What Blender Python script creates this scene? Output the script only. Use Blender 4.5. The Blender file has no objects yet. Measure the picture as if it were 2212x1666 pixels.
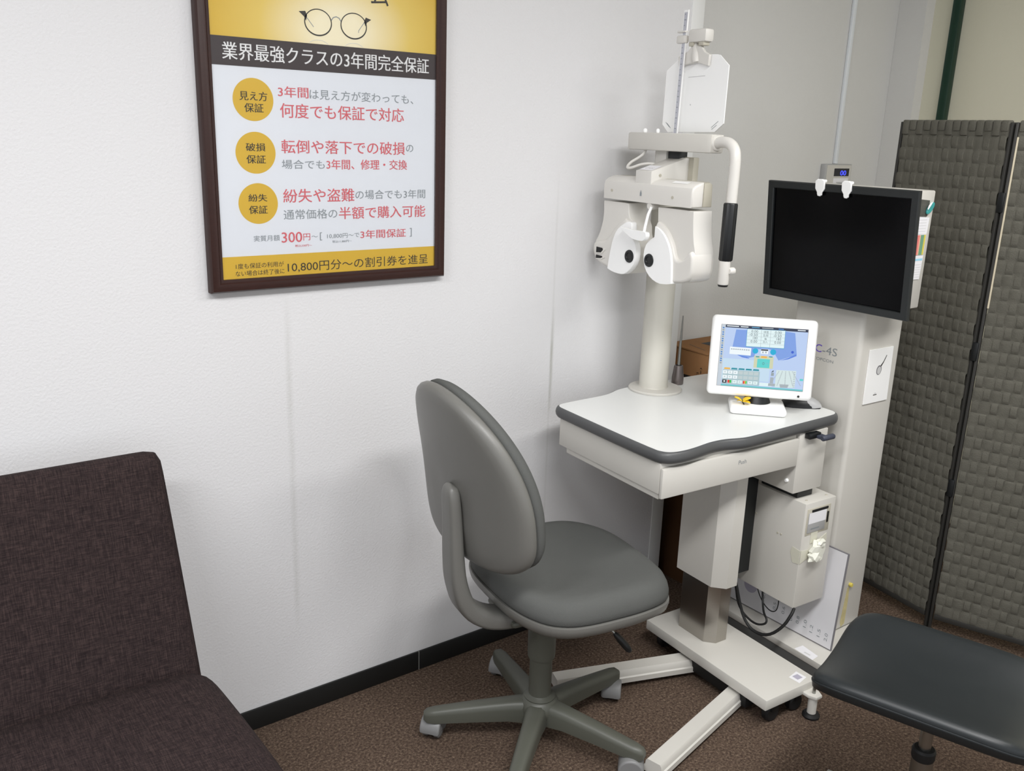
import bpy, bmesh, math, random
from mathutils import Vector, Matrix
random.seed(7)
S = bpy.context.scene
COL = S.collection
pi = math.pi

# ------------------------------------------------------------------ camera, world, lamps, exposure
cam_d = bpy.data.cameras.new('camera')
cam = bpy.data.objects.new('camera', cam_d)
COL.objects.link(cam)
yaw, pitch, roll = map(math.radians, (53.170173, 15.68321911, -1.87852508))
fwd = Vector((math.cos(yaw) * math.cos(pitch), math.sin(yaw) * math.cos(pitch), -math.sin(pitch)))
rgt = Vector((math.sin(yaw), -math.cos(yaw), 0))
dwn = fwd.cross(rgt)
r2 = math.cos(roll) * rgt + math.sin(roll) * dwn
d2 = -math.sin(roll) * rgt + math.cos(roll) * dwn
mw = Matrix((r2, -d2, -fwd)).transposed().to_4x4()
mw.translation = Vector((0, -2.1, 1.596))
cam.matrix_world = mw
cam_d.sensor_fit = 'HORIZONTAL'
cam_d.sensor_width = 36
cam_d.lens = 36 * 1944.258 / 2212
cam_d.clip_start = 0.05
S.camera = cam

world = bpy.data.worlds.new('room_ambient')
S.world = world
world.use_nodes = True
world.node_tree.nodes['Background'].inputs[0].default_value = (0.93, 0.96, 1.0, 1)
world.node_tree.nodes['Background'].inputs[1].default_value = 0.85

def area(name, loc, size, size_y, watts, color=(1, 1, 1), rot=(0, 0, 0)):
    d = bpy.data.lights.new(name, 'AREA')
    d.shape = 'RECTANGLE'
    d.size, d.size_y = size, size_y
    d.energy = watts
    d.color = color
    o = bpy.data.objects.new(name, d)
    o.location = loc
    o.rotation_euler = rot
    COL.objects.link(o)
    return o
area('ceiling_lamp_front', (0.75, -1.9, 2.55), 1.25, 0.30, 48, (0.99, 0.99, 0.985))
area('ceiling_lamp_side', (-0.9, -1.5, 2.55), 1.25, 0.30, 36, (0.97, 0.98, 1.0))
area('rear_fill', (2.35, -1.7, 2.55), 1.25, 0.30, 22, (1.0, 0.99, 0.97))  # added fill without a fixture, brightens the recess and back wall

S.view_settings.view_transform = 'Standard'
S.view_settings.look = 'None'
S.view_settings.exposure = 0.10
S.view_settings.gamma = 1.0
S.view_settings.use_curve_mapping = False

# ------------------------------------------------------------------ materials
def lin(c):
    return tuple(((v / 255) / 12.92 if v / 255 <= 0.04045 else ((v / 255 + 0.055) / 1.055) ** 2.4) for v in c) + (1,)

def material(name, rgb, rough=0.5, metal=0.0, spec=0.5, var=0.0, vscale=20, bump=0.0, bscale=200, emit=0.0, coat=0.0, stretch=(1, 1, 1)):
    m = bpy.data.materials.new(name)
    m.use_nodes = True
    nt = m.node_tree
    b = nt.nodes['Principled BSDF']
    c = lin(rgb)
    b.inputs['Base Color'].default_value = c
    b.inputs['Roughness'].default_value = rough
    b.inputs['Metallic'].default_value = metal
    b.inputs['Specular IOR Level'].default_value = spec
    b.inputs['Coat Weight'].default_value = coat
    tc = mp = None
    if var or bump:
        tc = nt.nodes.new('ShaderNodeTexCoord')
        mp = nt.nodes.new('ShaderNodeMapping')
        mp.inputs['Scale'].default_value = stretch
        nt.links.new(tc.outputs['Object'], mp.inputs['Vector'])
    if var:
        n = nt.nodes.new('ShaderNodeTexNoise')
        n.inputs['Scale'].default_value = vscale
        n.inputs['Detail'].default_value = 5
        r = nt.nodes.new('ShaderNodeMix')
        r.data_type = 'RGBA'
        r.inputs[6].default_value = tuple(min(1, v * (1 - var)) for v in c[:3]) + (1,)
        r.inputs[7].default_value = tuple(min(1, v * (1 + var)) for v in c[:3]) + (1,)
        nt.links.new(mp.outputs['Vector'], n.inputs['Vector'])
        nt.links.new(n.outputs['Fac'], r.inputs[0])
        nt.links.new(r.outputs[2], b.inputs['Base Color'])
    if bump:
        n = nt.nodes.new('ShaderNodeTexNoise')
        n.inputs['Scale'].default_value = bscale
        n.inputs['Detail'].default_value = 3
        k = nt.nodes.new('ShaderNodeBump')
        k.inputs['Strength'].default_value = bump
        k.inputs['Distance'].default_value = 0.002
        nt.links.new(mp.outputs['Vector'], n.inputs['Vector'])
        nt.links.new(n.outputs['Fac'], k.inputs['Height'])
        nt.links.new(k.outputs['Normal'], b.inputs['Normal'])
    if emit:
        b.inputs['Emission Color'].default_value = c
        b.inputs['Emission Strength'].default_value = emit
    return m

def ramp(nt, pairs, interp='LINEAR'):
    r = nt.nodes.new('ShaderNodeValToRGB')
    r.color_ramp.interpolation = interp
    e = r.color_ramp.elements
    while len(e) < len(pairs):
        e.new(0.5)
    for k, (p, c) in enumerate(pairs):
        e[k].position = p
        e[k].color = c
    return r

def wall_material():
    m = material('wallpaper', (219, 217, 219), 0.85, spec=0.2, bump=0.5, bscale=160, stretch=(1, 1, 1))
    nt = m.node_tree
    b = nt.nodes['Principled BSDF']
    tc = nt.nodes.new('ShaderNodeTexCoord')
    sep = nt.nodes.new('ShaderNodeSeparateXYZ')
    nt.links.new(tc.outputs['Object'], sep.inputs[0])
    def math_node(op, a, bb=None, clamp=False):
        n = nt.nodes.new('ShaderNodeMath')
        n.operation = op
        n.use_clamp = clamp
        for k, v in enumerate((a, bb)):
            if v is None:
                continue
            if isinstance(v, (int, float)):
                n.inputs[k].default_value = v
            else:
                nt.links.new(v, n.inputs[k])
        return n.outputs[0]
    ns = nt.nodes.new('ShaderNodeTexNoise')
    mp = nt.nodes.new('ShaderNodeMapping')
    mp.inputs['Scale'].default_value = (60, 1, 9)
    nt.links.new(tc.outputs['Object'], mp.inputs[0])
    nt.links.new(mp.outputs[0], ns.inputs['Vector'])
    ns.inputs['Scale'].default_value = 1
    ns.inputs['Detail'].default_value = 4
    total = None
    # grime that collects along the two wallpaper seams: centre x, width, z range, strength
    for cx, w, z0, z1, st in ((0.866, 0.012, 0.25, 1.20, 0.22), (1.722, 0.009, 0.74, 1.10, 0.60), (1.720, 0.006, 0.2, 1.5, 0.16)):
        d = math_node('ABSOLUTE', math_node('SUBTRACT', sep.outputs[0], cx))
        a = math_node('SUBTRACT', 1.0, math_node('DIVIDE', d, w), True)
        lo = math_node('MULTIPLY', math_node('SUBTRACT', sep.outputs[2], z0), 8.0, True)
        hi = math_node('MULTIPLY', math_node('SUBTRACT', z1, sep.outputs[2]), 8.0, True)
        q = math_node('MULTIPLY', math_node('MULTIPLY', a, math_node('MULTIPLY', lo, hi)), math_node('MULTIPLY', ns.outputs['Fac'], st * 1.6))
        total = q if total is None else math_node('ADD', total, q, True)
    mx = nt.nodes.new('ShaderNodeMix')
    mx.data_type = 'RGBA'
    mx.inputs[6].default_value = lin((219, 218, 219))
    mx.inputs[7].default_value = lin((150, 150, 138))
    nt.links.new(total, mx.inputs[0])
    nt.links.new(mx.outputs[2], b.inputs['Base Color'])
    return m

def carpet_material():
    m = material('carpet', (92, 76, 66), 0.95, spec=0.1)
    nt = m.node_tree
    b = nt.nodes['Principled BSDF']
    tc = nt.nodes.new('ShaderNodeTexCoord')
    n1 = nt.nodes.new('ShaderNodeTexNoise')
    n1.inputs['Scale'].default_value = 140
    n1.inputs['Detail'].default_value = 6
    n1.inputs['Roughness'].default_value = 0.75
    nt.links.new(tc.outputs['Object'], n1.inputs['Vector'])
    r = ramp(nt, ((0.30, lin((46, 37, 33))), (0.45, lin((80, 66, 57))), (0.55, lin((103, 87, 75))), (0.70, lin((150, 131, 112)))))
    nt.links.new(n1.outputs['Fac'], r.inputs[0])
    nt.links.new(r.outputs[0], b.inputs['Base Color'])
    k = nt.nodes.new('ShaderNodeBump')
    k.inputs['Strength'].default_value = 0.7
    k.inputs['Distance'].default_value = 0.004
    nt.links.new(n1.outputs['Fac'], k.inputs['Height'])
    nt.links.new(k.outputs['Normal'], b.inputs['Normal'])
    return m

def fabric_material(name, a, bb, c, sx, sy):
    """woven cloth with slubs: two stretched noises crossing"""
    m = material(name, a, 0.9, spec=0.15)
    nt = m.node_tree
    b = nt.nodes['Principled BSDF']
    tc = nt.nodes.new('ShaderNodeTexCoord')
    outs = []
    for sc in ((sx, sy, sy), (sy, sx, sx)):
        mp = nt.nodes.new('ShaderNodeMapping')
        mp.inputs['Scale'].default_value = sc
        nt.links.new(tc.outputs['Object'], mp.inputs[0])
        n = nt.nodes.new('ShaderNodeTexNoise')
        n.inputs['Scale'].default_value = 1
        n.inputs['Detail'].default_value = 5
        n.inputs['Roughness'].default_value = 0.6
        nt.links.new(mp.outputs[0], n.inputs['Vector'])
        outs.append(n.outputs['Fac'])
    av = nt.nodes.new('ShaderNodeMath')
    av.operation = 'ADD'
    nt.links.new(outs[0], av.inputs[0])
    nt.links.new(outs[1], av.inputs[1])
    hf = nt.nodes.new('ShaderNodeMath')
    hf.operation = 'MULTIPLY'
    hf.inputs[1].default_value = 0.5
    nt.links.new(av.outputs[0], hf.inputs[0])
    r = ramp(nt, ((0.38, lin(a)), (0.5, lin(bb)), (0.64, lin(c))))
    nt.links.new(hf.outputs[0], r.inputs[0])
    nt.links.new(r.outputs[0], b.inputs['Base Color'])
    k = nt.nodes.new('ShaderNodeBump')
    k.inputs['Strength'].default_value = 0.35
    k.inputs['Distance'].default_value = 0.002
    nt.links.new(hf.outputs[0], k.inputs['Height'])
    nt.links.new(k.outputs['Normal'], b.inputs['Normal'])
    return m

def gold_material():
    """printed gold ground of the poster: cream in the middle, gold at the sides (a printed blend)"""
    m = material('printed_gold', (214, 178, 62), 0.5)
    nt = m.node_tree
    b = nt.nodes['Principled BSDF']
    tc = nt.nodes.new('ShaderNodeTexCoord')
    mp = nt.nodes.new('ShaderNodeMapping')
    mp.vector_type = 'TEXTURE'
    mp.inputs['Location'].default_value = (0.02, 0, 0.60)
    mp.inputs['Scale'].default_value = (0.30, 1, 0.21)
    nt.links.new(tc.outputs['Object'], mp.inputs[0])
    g = nt.nodes.new('ShaderNodeTexGradient')
    g.gradient_type = 'SPHERICAL'
    nt.links.new(mp.outputs[0], g.inputs[0])
    r = ramp(nt, ((0.0, lin((206, 170, 48))), (0.35, lin((218, 190, 92))), (0.8, lin((238, 228, 196)))))
    nt.links.new(g.outputs['Fac'], r.inputs[0])
    nt.links.new(r.outputs[0], b.inputs['Base Color'])
    return m

def glass_material():
    m = bpy.data.materials.new('poster_acrylic')
    m.use_nodes = True
    nt = m.node_tree
    nt.nodes.clear()
    out = nt.nodes.new('ShaderNodeOutputMaterial')
    mix = nt.nodes.new('ShaderNodeMixShader')
    tr = nt.nodes.new('ShaderNodeBsdfTransparent')
    gl = nt.nodes.new('ShaderNodeBsdfGlossy')
    gl.inputs['Roughness'].default_value = 0.05
    fr = nt.nodes.new('ShaderNodeFresnel')
    fr.inputs['IOR'].default_value = 1.22
    nt.links.new(fr.outputs[0], mix.inputs[0])
    nt.links.new(tr.outputs[0], mix.inputs[1])
    nt.links.new(gl.outputs[0], mix.inputs[2])
    nt.links.new(mix.outputs[0], out.inputs[0])
    return m

M = {}
M['wall'] = wall_material()
M['wall_plain'] = material('painted_wall', (212, 211, 208), 0.85, spec=0.2, bump=0.4, bscale=160)
M['wall_beige'] = material('beige_wall', (220, 216, 196), 0.85, spec=0.2, bump=0.3, bscale=120)
M['guard'] = material('corner_guard_vinyl', (228, 228, 226), 0.5)
M['ceiling'] = material('ceiling_board', (225, 225, 222), 0.9, spec=0.1, bump=0.3, bscale=60)
M['carpet'] = carpet_material()
M['skirting'] = material('black_skirting', (24, 25, 25), 0.45, var=0.15, vscale=8)
M['seam'] = material('skirting_joint', (125, 125, 120), 0.8, var=0.1)
M['green'] = material('green_painted_post', (16, 52, 38), 0.4, var=0.1, vscale=15)
M['wood'] = material('dark_frame_wood', (50, 27, 22), 0.42, spec=0.35, var=0.35, vscale=14, stretch=(3, 30, 30), bump=0.1, bscale=60)
M['paper'] = material('poster_paper', (218, 221, 227), 0.55, var=0.02, vscale=4)
M['gold'] = gold_material()
M['goldflat'] = material('printed_mustard', (206, 168, 44), 0.5, var=0.04, vscale=9)
M['band'] = material('printed_brown_band', (48, 36, 36), 0.5, var=0.05, vscale=9)
M['ink_white'] = material('ink_white', (225, 225, 225), 0.5, var=0.02)
M['ink_red'] = material('ink_red', (205, 92, 100), 0.55, var=0.05)
M['ink_grey'] = material('ink_grey', (136, 142, 146), 0.55, var=0.05)
M['ink_black'] = material('ink_black', (42, 38, 30), 0.55, var=0.05)
M['ink_pale'] = material('ink_pale', (205, 205, 205), 0.55, var=0.05)
M['glass'] = glass_material()
M['brown_cloth'] = fabric_material('brown_upholstery', (30, 23, 24), (45, 36, 36), (67, 54, 52), 40, 560)
M['dark_wood'] = material('dark_chair_leg_wood', (45, 32, 26), 0.4, var=0.3, vscale=20)
M['grey_cloth'] = material('grey_seat_fabric', (92, 93, 91), 0.95, spec=0.1, var=0.10, vscale=7, bump=0.5, bscale=900)
M['grey_shell'] = material('grey_shell_plastic', (108, 107, 103), 0.38, var=0.06, vscale=9, bump=0.12, bscale=700)
M['grey_base'] = material('olive_grey_base_plastic', (82, 83, 75), 0.42, var=0.05, vscale=9, bump=0.1, bscale=600)
M['grey_caster'] = material('grey_caster_plastic', (128, 128, 128), 0.4, var=0.04)
M['steel'] = material('bare_steel', (160, 160, 156), 0.3, metal=1.0, var=0.06, vscale=30)
M['brushed'] = material('brushed_aluminium', (178, 174, 168), 0.24, metal=1.0, var=0.06, vscale=6, stretch=(1, 1, 40))
M['pewter'] = material('pewter_holder', (128, 120, 118), 0.38, metal=0.8, var=0.08, vscale=60)
M['black_plastic'] = material('black_plastic', (20, 22, 24), 0.4, var=0.1, vscale=30)
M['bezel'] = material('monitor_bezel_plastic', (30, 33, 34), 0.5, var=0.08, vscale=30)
M['screen_off'] = material('switched_off_panel', (3, 3, 5), 0.25, spec=0.15, var=0.1, vscale=3)
M['beige'] = material('beige_enamel', (206, 203, 196), 0.42, var=0.03, vscale=5, bump=0.06, bscale=500)
M['beige_dark'] = material('beige_rear_cover', (188, 183, 168), 0.45, var=0.03, vscale=5)
M['device'] = material('device_cover_plastic', (220, 217, 211), 0.38, var=0.02, vscale=6)
M['white'] = material('bright_white_plastic', (252, 252, 251), 0.4, var=0.01, vscale=6)
M['laminate'] = material('white_laminate_top', (226, 227, 225), 0.3, var=0.015, vscale=4)
M['edge'] = material('charcoal_edge_band', (80, 81, 82), 0.42, var=0.05, vscale=30)
M['rubber'] = material('black_rubber', (18, 18, 19), 0.6, var=0.1, vscale=40)
M['slate'] = material('slate_lever_plastic', (62, 66, 80), 0.5, var=0.08, vscale=30)
M['lens'] = material('dark_lens', (3, 3, 4), 0.35, coat=0.0, var=0.1)
M['cardboard'] = material('cardboard', (150, 110, 74), 0.85, spec=0.15, var=0.08, vscale=12, bump=0.2, bscale=90)
M['cardboard_shaded'] = material('shaded_cardboard', (84, 58, 38), 0.85, spec=0.15, var=0.1, vscale=12, bump=0.2, bscale=90)  # brown darkened to carry the shade low in the recess
M['post'] = material('cream_post_enamel', (202, 199, 189), 0.4, var=0.02, vscale=5)
M['box_ink'] = material('black_box_print', (30, 25, 24), 0.8, var=0.1)
M['chart_white'] = material('acuity_sheet', (222, 221, 224), 0.5, var=0.02)
M['chart_edge'] = material('board_edge_grey', (120, 118, 122), 0.5, var=0.05)
M['plinth_dark'] = material('dark_plinth_face', (98, 99, 98), 0.5, var=0.05)
M['tape'] = material('crumpled_tape', (232, 232, 220), 0.45, var=0.06, vscale=30)
M['tape_clear'] = material('yellowed_tape', (214, 212, 196), 0.35, var=0.05, vscale=30)
M['yellow'] = material('yellow_foam', (222, 204, 96), 0.7, var=0.1, vscale=60)
M['yellow_bright'] = material('bright_yellow_petal', (236, 198, 38), 0.6, var=0.08, vscale=60)
M['teal'] = material('teal_magnet', (64, 158, 156), 0.4, var=0.08, vscale=60)
M['dark_tag'] = material('dark_printed_tag', (82, 82, 76), 0.5, var=0.4, vscale=120)
M['note'] = material('note_paper', (236, 235, 238), 0.7, var=0.02, vscale=60)
M['s_red'] = material('stripe_red', (228, 128, 122), 0.6, var=0.05)
M['s_orange'] = material('stripe_salmon', (236, 176, 150), 0.6, var=0.05)
M['s_green'] = material('stripe_green', (112, 158, 128), 0.6, var=0.05)
M['s_yellow'] = material('stripe_yellow', (214, 200, 84), 0.6, var=0.05)
M['s_blue'] = material('stripe_blue', (160, 214, 236), 0.6, var=0.05)
M['logo_violet'] = material('violet_logo_ink', (104, 76, 196), 0.5, var=0.05)
M['stain'] = material('yellow_glue_stain', (198, 186, 138), 0.7, var=0.25, vscale=50)
M['purple'] = material('mauve_spot_print', (176, 172, 188), 0.6, var=0.05)
M['screen_weave'] = material('woven_paper_rope', (96, 94, 86), 0.9, spec=0.1, var=0.22, vscale=16, bump=0.6, bscale=260)
M['screen_pole'] = material('screen_frame_dark', (44, 43, 40), 0.6, var=0.15, vscale=20)
M['screen_edge'] = material('screen_inner_wood', (206, 196, 172), 0.6, var=0.1, vscale=20)
M['vinyl'] = material('black_stool_vinyl', (33, 37, 39), 0.40, spec=0.45, var=0.06, vscale=10, bump=0.12, bscale=900)
M['silver_plastic'] = material('silver_plastic', (172, 172, 172), 0.4, var=0.04)
M['lcd_dark'] = material('thermostat_window', (24, 26, 40), 0.2, var=0.1)
M['lcd_blue'] = material('thermostat_digits', (60, 70, 250), 0.4, emit=1.6)
M['conduit'] = material('white_wire_duct', (226, 230, 234), 0.35, var=0.02)
M['ruler'] = material('ruler_blue_grey', (192, 193, 202), 0.4, var=0.04)
def emis(name, rgb, k=0.92):
    m = material(name, rgb, 0.3, spec=0.2, emit=k)
    m.node_tree.nodes['Principled BSDF'].inputs['Base Color'].default_value = (0.02, 0.02, 0.02, 1)
    return m
UI = {}
for k_, c_ in dict(bg=(186, 206, 240), bg2=(196, 220, 238), strip=(196, 206, 216), bar=(42, 50, 74), panel=(224, 242, 244), blue=(126, 160, 226), blue2=(92, 130, 220),
                   white=(238, 246, 250), cyan=(26, 172, 214), dot=(52, 92, 204), tan=(206, 210, 176), teal=(92, 208, 204), orange=(236, 178, 70), tealtab=(36, 142, 158),
                   grid=(170, 194, 200), cell=(190, 204, 206), chart=(212, 228, 228), ink=(92, 104, 112), black=(26, 30, 40), red=(222, 40, 36), green=(38, 190, 70),
                   tealbar=(110, 196, 202), mark=(150, 162, 166), icon=(70, 130, 200), edge=(90, 160, 200), shade=(166, 176, 182)).items():
    UI[k_] = emis('display_' + k_, c_)

# ------------------------------------------------------------------ mesh building helpers
class MB:
    """collects shapes; build() links them as ONE mesh object"""
    def __init__(self):
        self.v, self.f, self.fm, self.mats = [], [], [], []
    def mi(self, m):
        if m not in self.mats:
            self.mats.append(m)
        return self.mats.index(m)
    def raw(self, verts, faces, m, mat4=None):
        k = self.mi(m)
        o = len(self.v)
        for p in verts:
            p = Vector(p)
            self.v.append(mat4 @ p if mat4 else p)
        for f in faces:
            self.f.append([i + o for i in f])
            self.fm.append(k)
        return self
    def bm(self, b, m, mat4=None):
        b.verts.index_update()
        self.raw([v.co.copy() for v in b.verts], [[v.index for v in f.verts] for f in b.faces], m, mat4)
        b.free()
        return self
    def box(self, a, c, m, bev=0.0, seg=2, mat4=None):
        lo = [min(a[i], c[i]) for i in range(3)]
        hi = [max(a[i], c[i]) for i in range(3)]
        b = bmesh.new()
        bmesh.ops.create_cube(b, size=1)
        for v in b.verts:
            v.co = Vector([lo[i] + (v.co[i] + 0.5) * (hi[i] - lo[i]) for i in range(3)])
        if bev:
            bmesh.ops.bevel(b, geom=list(b.edges), offset=bev, segments=seg, profile=0.5, affect='EDGES', clamp_overlap=True)
        return self.bm(b, m, mat4)
    def prism(self, pts, axis, lo, hi, m, bev=0.0, seg=2, mat4=None, vert_bev=0.0):
        """2D outline extruded along an axis; pts are (other axes in order)"""
        def p3(p, h):
            l = [p[0], p[1]]
            l.insert(axis, h)
            return Vector(l)
        b = bmesh.new()
        vs = [b.verts.new(p3(p, lo)) for p in pts]
        f = b.faces.new(vs)
        r = bmesh.ops.extrude_face_region(b, geom=[f])
        d = [0, 0, 0]
        d[axis] = hi - lo
        bmesh.ops.translate(b, verts=[e for e in r['geom'] if isinstance(e, bmesh.types.BMVert)], vec=d)
        bmesh.ops.recalc_face_normals(b, faces=list(b.faces))
        if bev:
            es = [e for e in b.edges if abs(e.verts[0].co[axis] - e.verts[1].co[axis]) < 1e-7]
            bmesh.ops.bevel(b, geom=es, offset=bev, segments=seg, profile=0.5, affect='EDGES', clamp_overlap=True)
        return self.bm(b, m, mat4)
    def lathe(self, prof, c, m, seg=28, axis=2, mat4=None):
        """prof: (radius, height) pairs along the axis"""
        vs, fs = [], []
        for r, h in prof:
            for k in range(seg):
                a = 2 * pi * k / seg
                l = [r * math.cos(a), r * math.sin(a)]
                l.insert(axis, h)
                if axis == 1:
                    l[0], l[2] = l[2], l[0]
                vs.append(Vector(l) + Vector(c))
        n = len(prof)
        for i in range(n - 1):
            for k in range(seg):
                fs.append([i * seg + k, i * seg + (k + 1) % seg, (i + 1) * seg + (k + 1) % seg, (i + 1) * seg + k])
        fs.append(list(range(seg))[::-1])
        fs.append([(n - 1) * seg + k for k in range(seg)])
        return self.raw(vs, fs, m, mat4)
    def tube(self, pts, rad, m, seg=10, smooth=0, mat4=None):
        P = [Vector(p) for p in pts]
        R = list(rad) if isinstance(rad, (list, tuple)) else [rad] * len(P)
        for _ in range(smooth):
            Q, T = [P[0]], [R[0]]
            for i in range(len(P) - 1):
                Q += [P[i] * 0.75 + P[i + 1] * 0.25, P[i] * 0.25 + P[i + 1] * 0.75]
                T += [R[i] * 0.75 + R[i + 1] * 0.25, R[i] * 0.25 + R[i + 1] * 0.75]
            P, R = Q + [P[-1]], T + [R[-1]]
        t0 = (P[1] - P[0]).normalized()
        up = Vector((0, 0, 1)) if abs(t0.z) < 0.9 else Vector((1, 0, 0))
        nrm = t0.cross(up).normalized()
        vs, fs = [], []
        for i, p in enumerate(P):
            t = (P[min(i + 1, len(P) - 1)] - P[max(i - 1, 0)])
            t = t.normalized() if t.length > 1e-9 else t0
            nrm = (nrm - t * nrm.dot(t)).normalized()
            bn = t.cross(nrm)
            for k in range(seg):
                a = 2 * pi * k / seg
                vs.append(p + (nrm * math.cos(a) + bn * math.sin(a)) * R[i])
        for i in range(len(P) - 1):
            for k in range(seg):
                fs.append([i * seg + k, i * seg + (k + 1) % seg, (i + 1) * seg + (k + 1) % seg, (i + 1) * seg + k])
        fs.append(list(range(seg))[::-1])
        fs.append([(len(P) - 1) * seg + k for k in range(seg)])
        return self.raw(vs, fs, m, mat4)
    def loft(self, rings, m, mat4=None, caps=True):
        n = len(rings[0])
        vs = [p for r in rings for p in r]
        fs = []
        for i in range(len(rings) - 1):
            for k in range(n):
                fs.append([i * n + k, i * n + (k + 1) % n, (i + 1) * n + (k + 1) % n, (i + 1) * n + k])
        if caps:
            fs.append(list(range(n))[::-1])
            fs.append([(len(rings) - 1) * n + k for k in range(n)])
        return self.raw(vs, fs, m, mat4)
    def pad(self, bound, layers, m, seg=56, deform=None, mat4=None):
        """closed cushion: bound(angle)->(x,y); layers (scale, height) from the top pole to the bottom pole"""
        vs, fs = [], []
        for s, h in layers:
            for k in range(seg):
                x, y = bound(2 * pi * k / seg)
                p = (x * s, y * s, h)
                vs.append(deform(*p) if deform else p)
        for i in range(len(layers) - 1):
            for k in range(seg):
                fs.append([i * seg + k, (i + 1) * seg + k, (i + 1) * seg + (k + 1) % seg, i * seg + (k + 1) % seg])
        for i, rev in ((0, False), (len(layers) - 1, True)):
            p = (0, 0, layers[i][1])
            vs.append(deform(*p) if deform else p)
            c = len(vs) - 1
            for k in range(seg):
                t = [i * seg + k, i * seg + (k + 1) % seg, c]
                fs.append(t[::-1] if rev else t)
        return self.raw(vs, fs, m, mat4)
    def build(self, name, parent=None, base=(0, 0, 0), ang=35, fix=True):
        me = bpy.data.meshes.new(name)
        bs = Vector(base)
        me.from_pydata([tuple(p - bs) for p in self.v], [], self.f)
        for m in self.mats:
            me.materials.append(m)
        me.polygons.foreach_set('material_index', self.fm)
        me.update()
        if fix:
            b = bmesh.new()
            b.from_mesh(me)
            bmesh.ops.recalc_face_normals(b, faces=list(b.faces))
            b.to_mesh(me)
            b.free()
        me.polygons.foreach_set('use_smooth', [True] * len(me.polygons))
        me.set_sharp_from_angle(angle=math.radians(ang))
        big = set()
        for p in me.polygons:
            if p.loop_total > 8:
                big.update(p.edge_keys)
        if big:
            at = me.attributes.get('sharp_edge') or me.attributes.new('sharp_edge', 'BOOLEAN', 'EDGE')
            for e in me.edges:
                if e.key in big:
                    at.data[e.index].value = True
        o = bpy.data.objects.new(name, me)
        COL.objects.link(o)
        if parent:
            o.parent = parent
        return o

_glyphs = {}
def glyph_mesh(s, bold=0.0):
    if (s, bold) in _glyphs:
        return _glyphs[(s, bold)]
    cu = bpy.data.curves.new('lettering', 'FONT')
    cu.body = s
    cu.offset = bold
    cu.resolution_u = 3
    o = bpy.data.objects.new('lettering', cu)
    COL.objects.link(o)
    bpy.context.view_layer.update()
    dg = bpy.context.evaluated_depsgraph_get()
    me = bpy.data.meshes.new_from_object(o.evaluated_get(dg))
    vs = [v.co.copy() for v in me.vertices]
    fs = [list(p.vertices) for p in me.polygons]
    bpy.data.objects.remove(o)
    bpy.data.curves.remove(cu)
    bpy.data.meshes.remove(me)
    _glyphs[(s, bold)] = (vs, fs)
    return vs, fs

class Art:
    """flat print on a plane: origin, axis u, axis v; every layer lifts a hair along the normal"""
    def __init__(self, mb, o, u, v, lift=0.0002):
        self.mb, self.o, self.u, self.v = mb, Vector(o), Vector(u).normalized(), Vector(v).normalized()
        self.n = self.u.cross(self.v)
        self.l = lift
    def p(self, a, b, k):
        return self.o + self.u * a + self.v * b + self.n * (self.l * k)
    def poly(self, pts, m, k=1):
        self.mb.raw([self.p(a, b, k) for a, b in pts], [list(range(len(pts)))], m)
    def rect(self, a0, b0, a1, b1, m, k=1):
        self.poly([(a0, b0), (a1, b0), (a1, b1), (a0, b1)], m, k)
    def disc(self, a, b, ra, rb, m, k=1, n=48):
        self.poly([(a + ra * math.cos(2 * pi * i / n), b + rb * math.sin(2 * pi * i / n)) for i in range(n)], m, k)
    def stroke(self, pts, w, m, k=1, closed=False):
        n = len(pts)
        L, R_ = [], []
        W = w if isinstance(w, (list, tuple)) else [w] * n
        for i in range(n):
            a = Vector(pts[(i - 1) % n] if closed or i > 0 else pts[0])
            c = Vector(pts[(i + 1) % n] if closed or i < n - 1 else pts[-1])
            t = (c - a).normalized()
            q = Vector((-t.y, t.x)) * (W[i] / 2)
            L.append(Vector(pts[i]) + q)
            R_.append(Vector(pts[i]) - q)
        for i in range(n if closed else n - 1):
            j = (i + 1) % n
            self.poly([R_[i], R_[j], L[j], L[i]], m, k)
    def text(self, s, a0, b0, a1, b1, m, k=2, bold=0.0, rot=0):
        """lettering fitted to the box; rot=1 turns it a quarter left"""
        if bold > 0:
            d = 0.0009 if bold > 0.01 else 0.0005
            for e in (-0.5, 0.5):
                self.text(s, a0 + d * e, b0, a1 + d * e, b1, m, k + e * 0.3, 0, rot)
            return
        vs, fs = glyph_mesh(s, bold)
        if not vs:
            return
        q = [(v.x, v.y) if rot == 0 else ((-v.y, v.x) if rot == 1 else (v.y, -v.x)) for v in vs]
        x0, x1 = min(t[0] for t in q), max(t[0] for t in q)
        y0, y1 = min(t[1] for t in q), max(t[1] for t in q)
        self.mb.raw([self.p(a0 + (t[0] - x0) / max(x1 - x0, 1e-6) * (a1 - a0), b0 + (t[1] - y0) / max(y1 - y0, 1e-6) * (b1 - b0), k) for t in q], fs, m)

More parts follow.
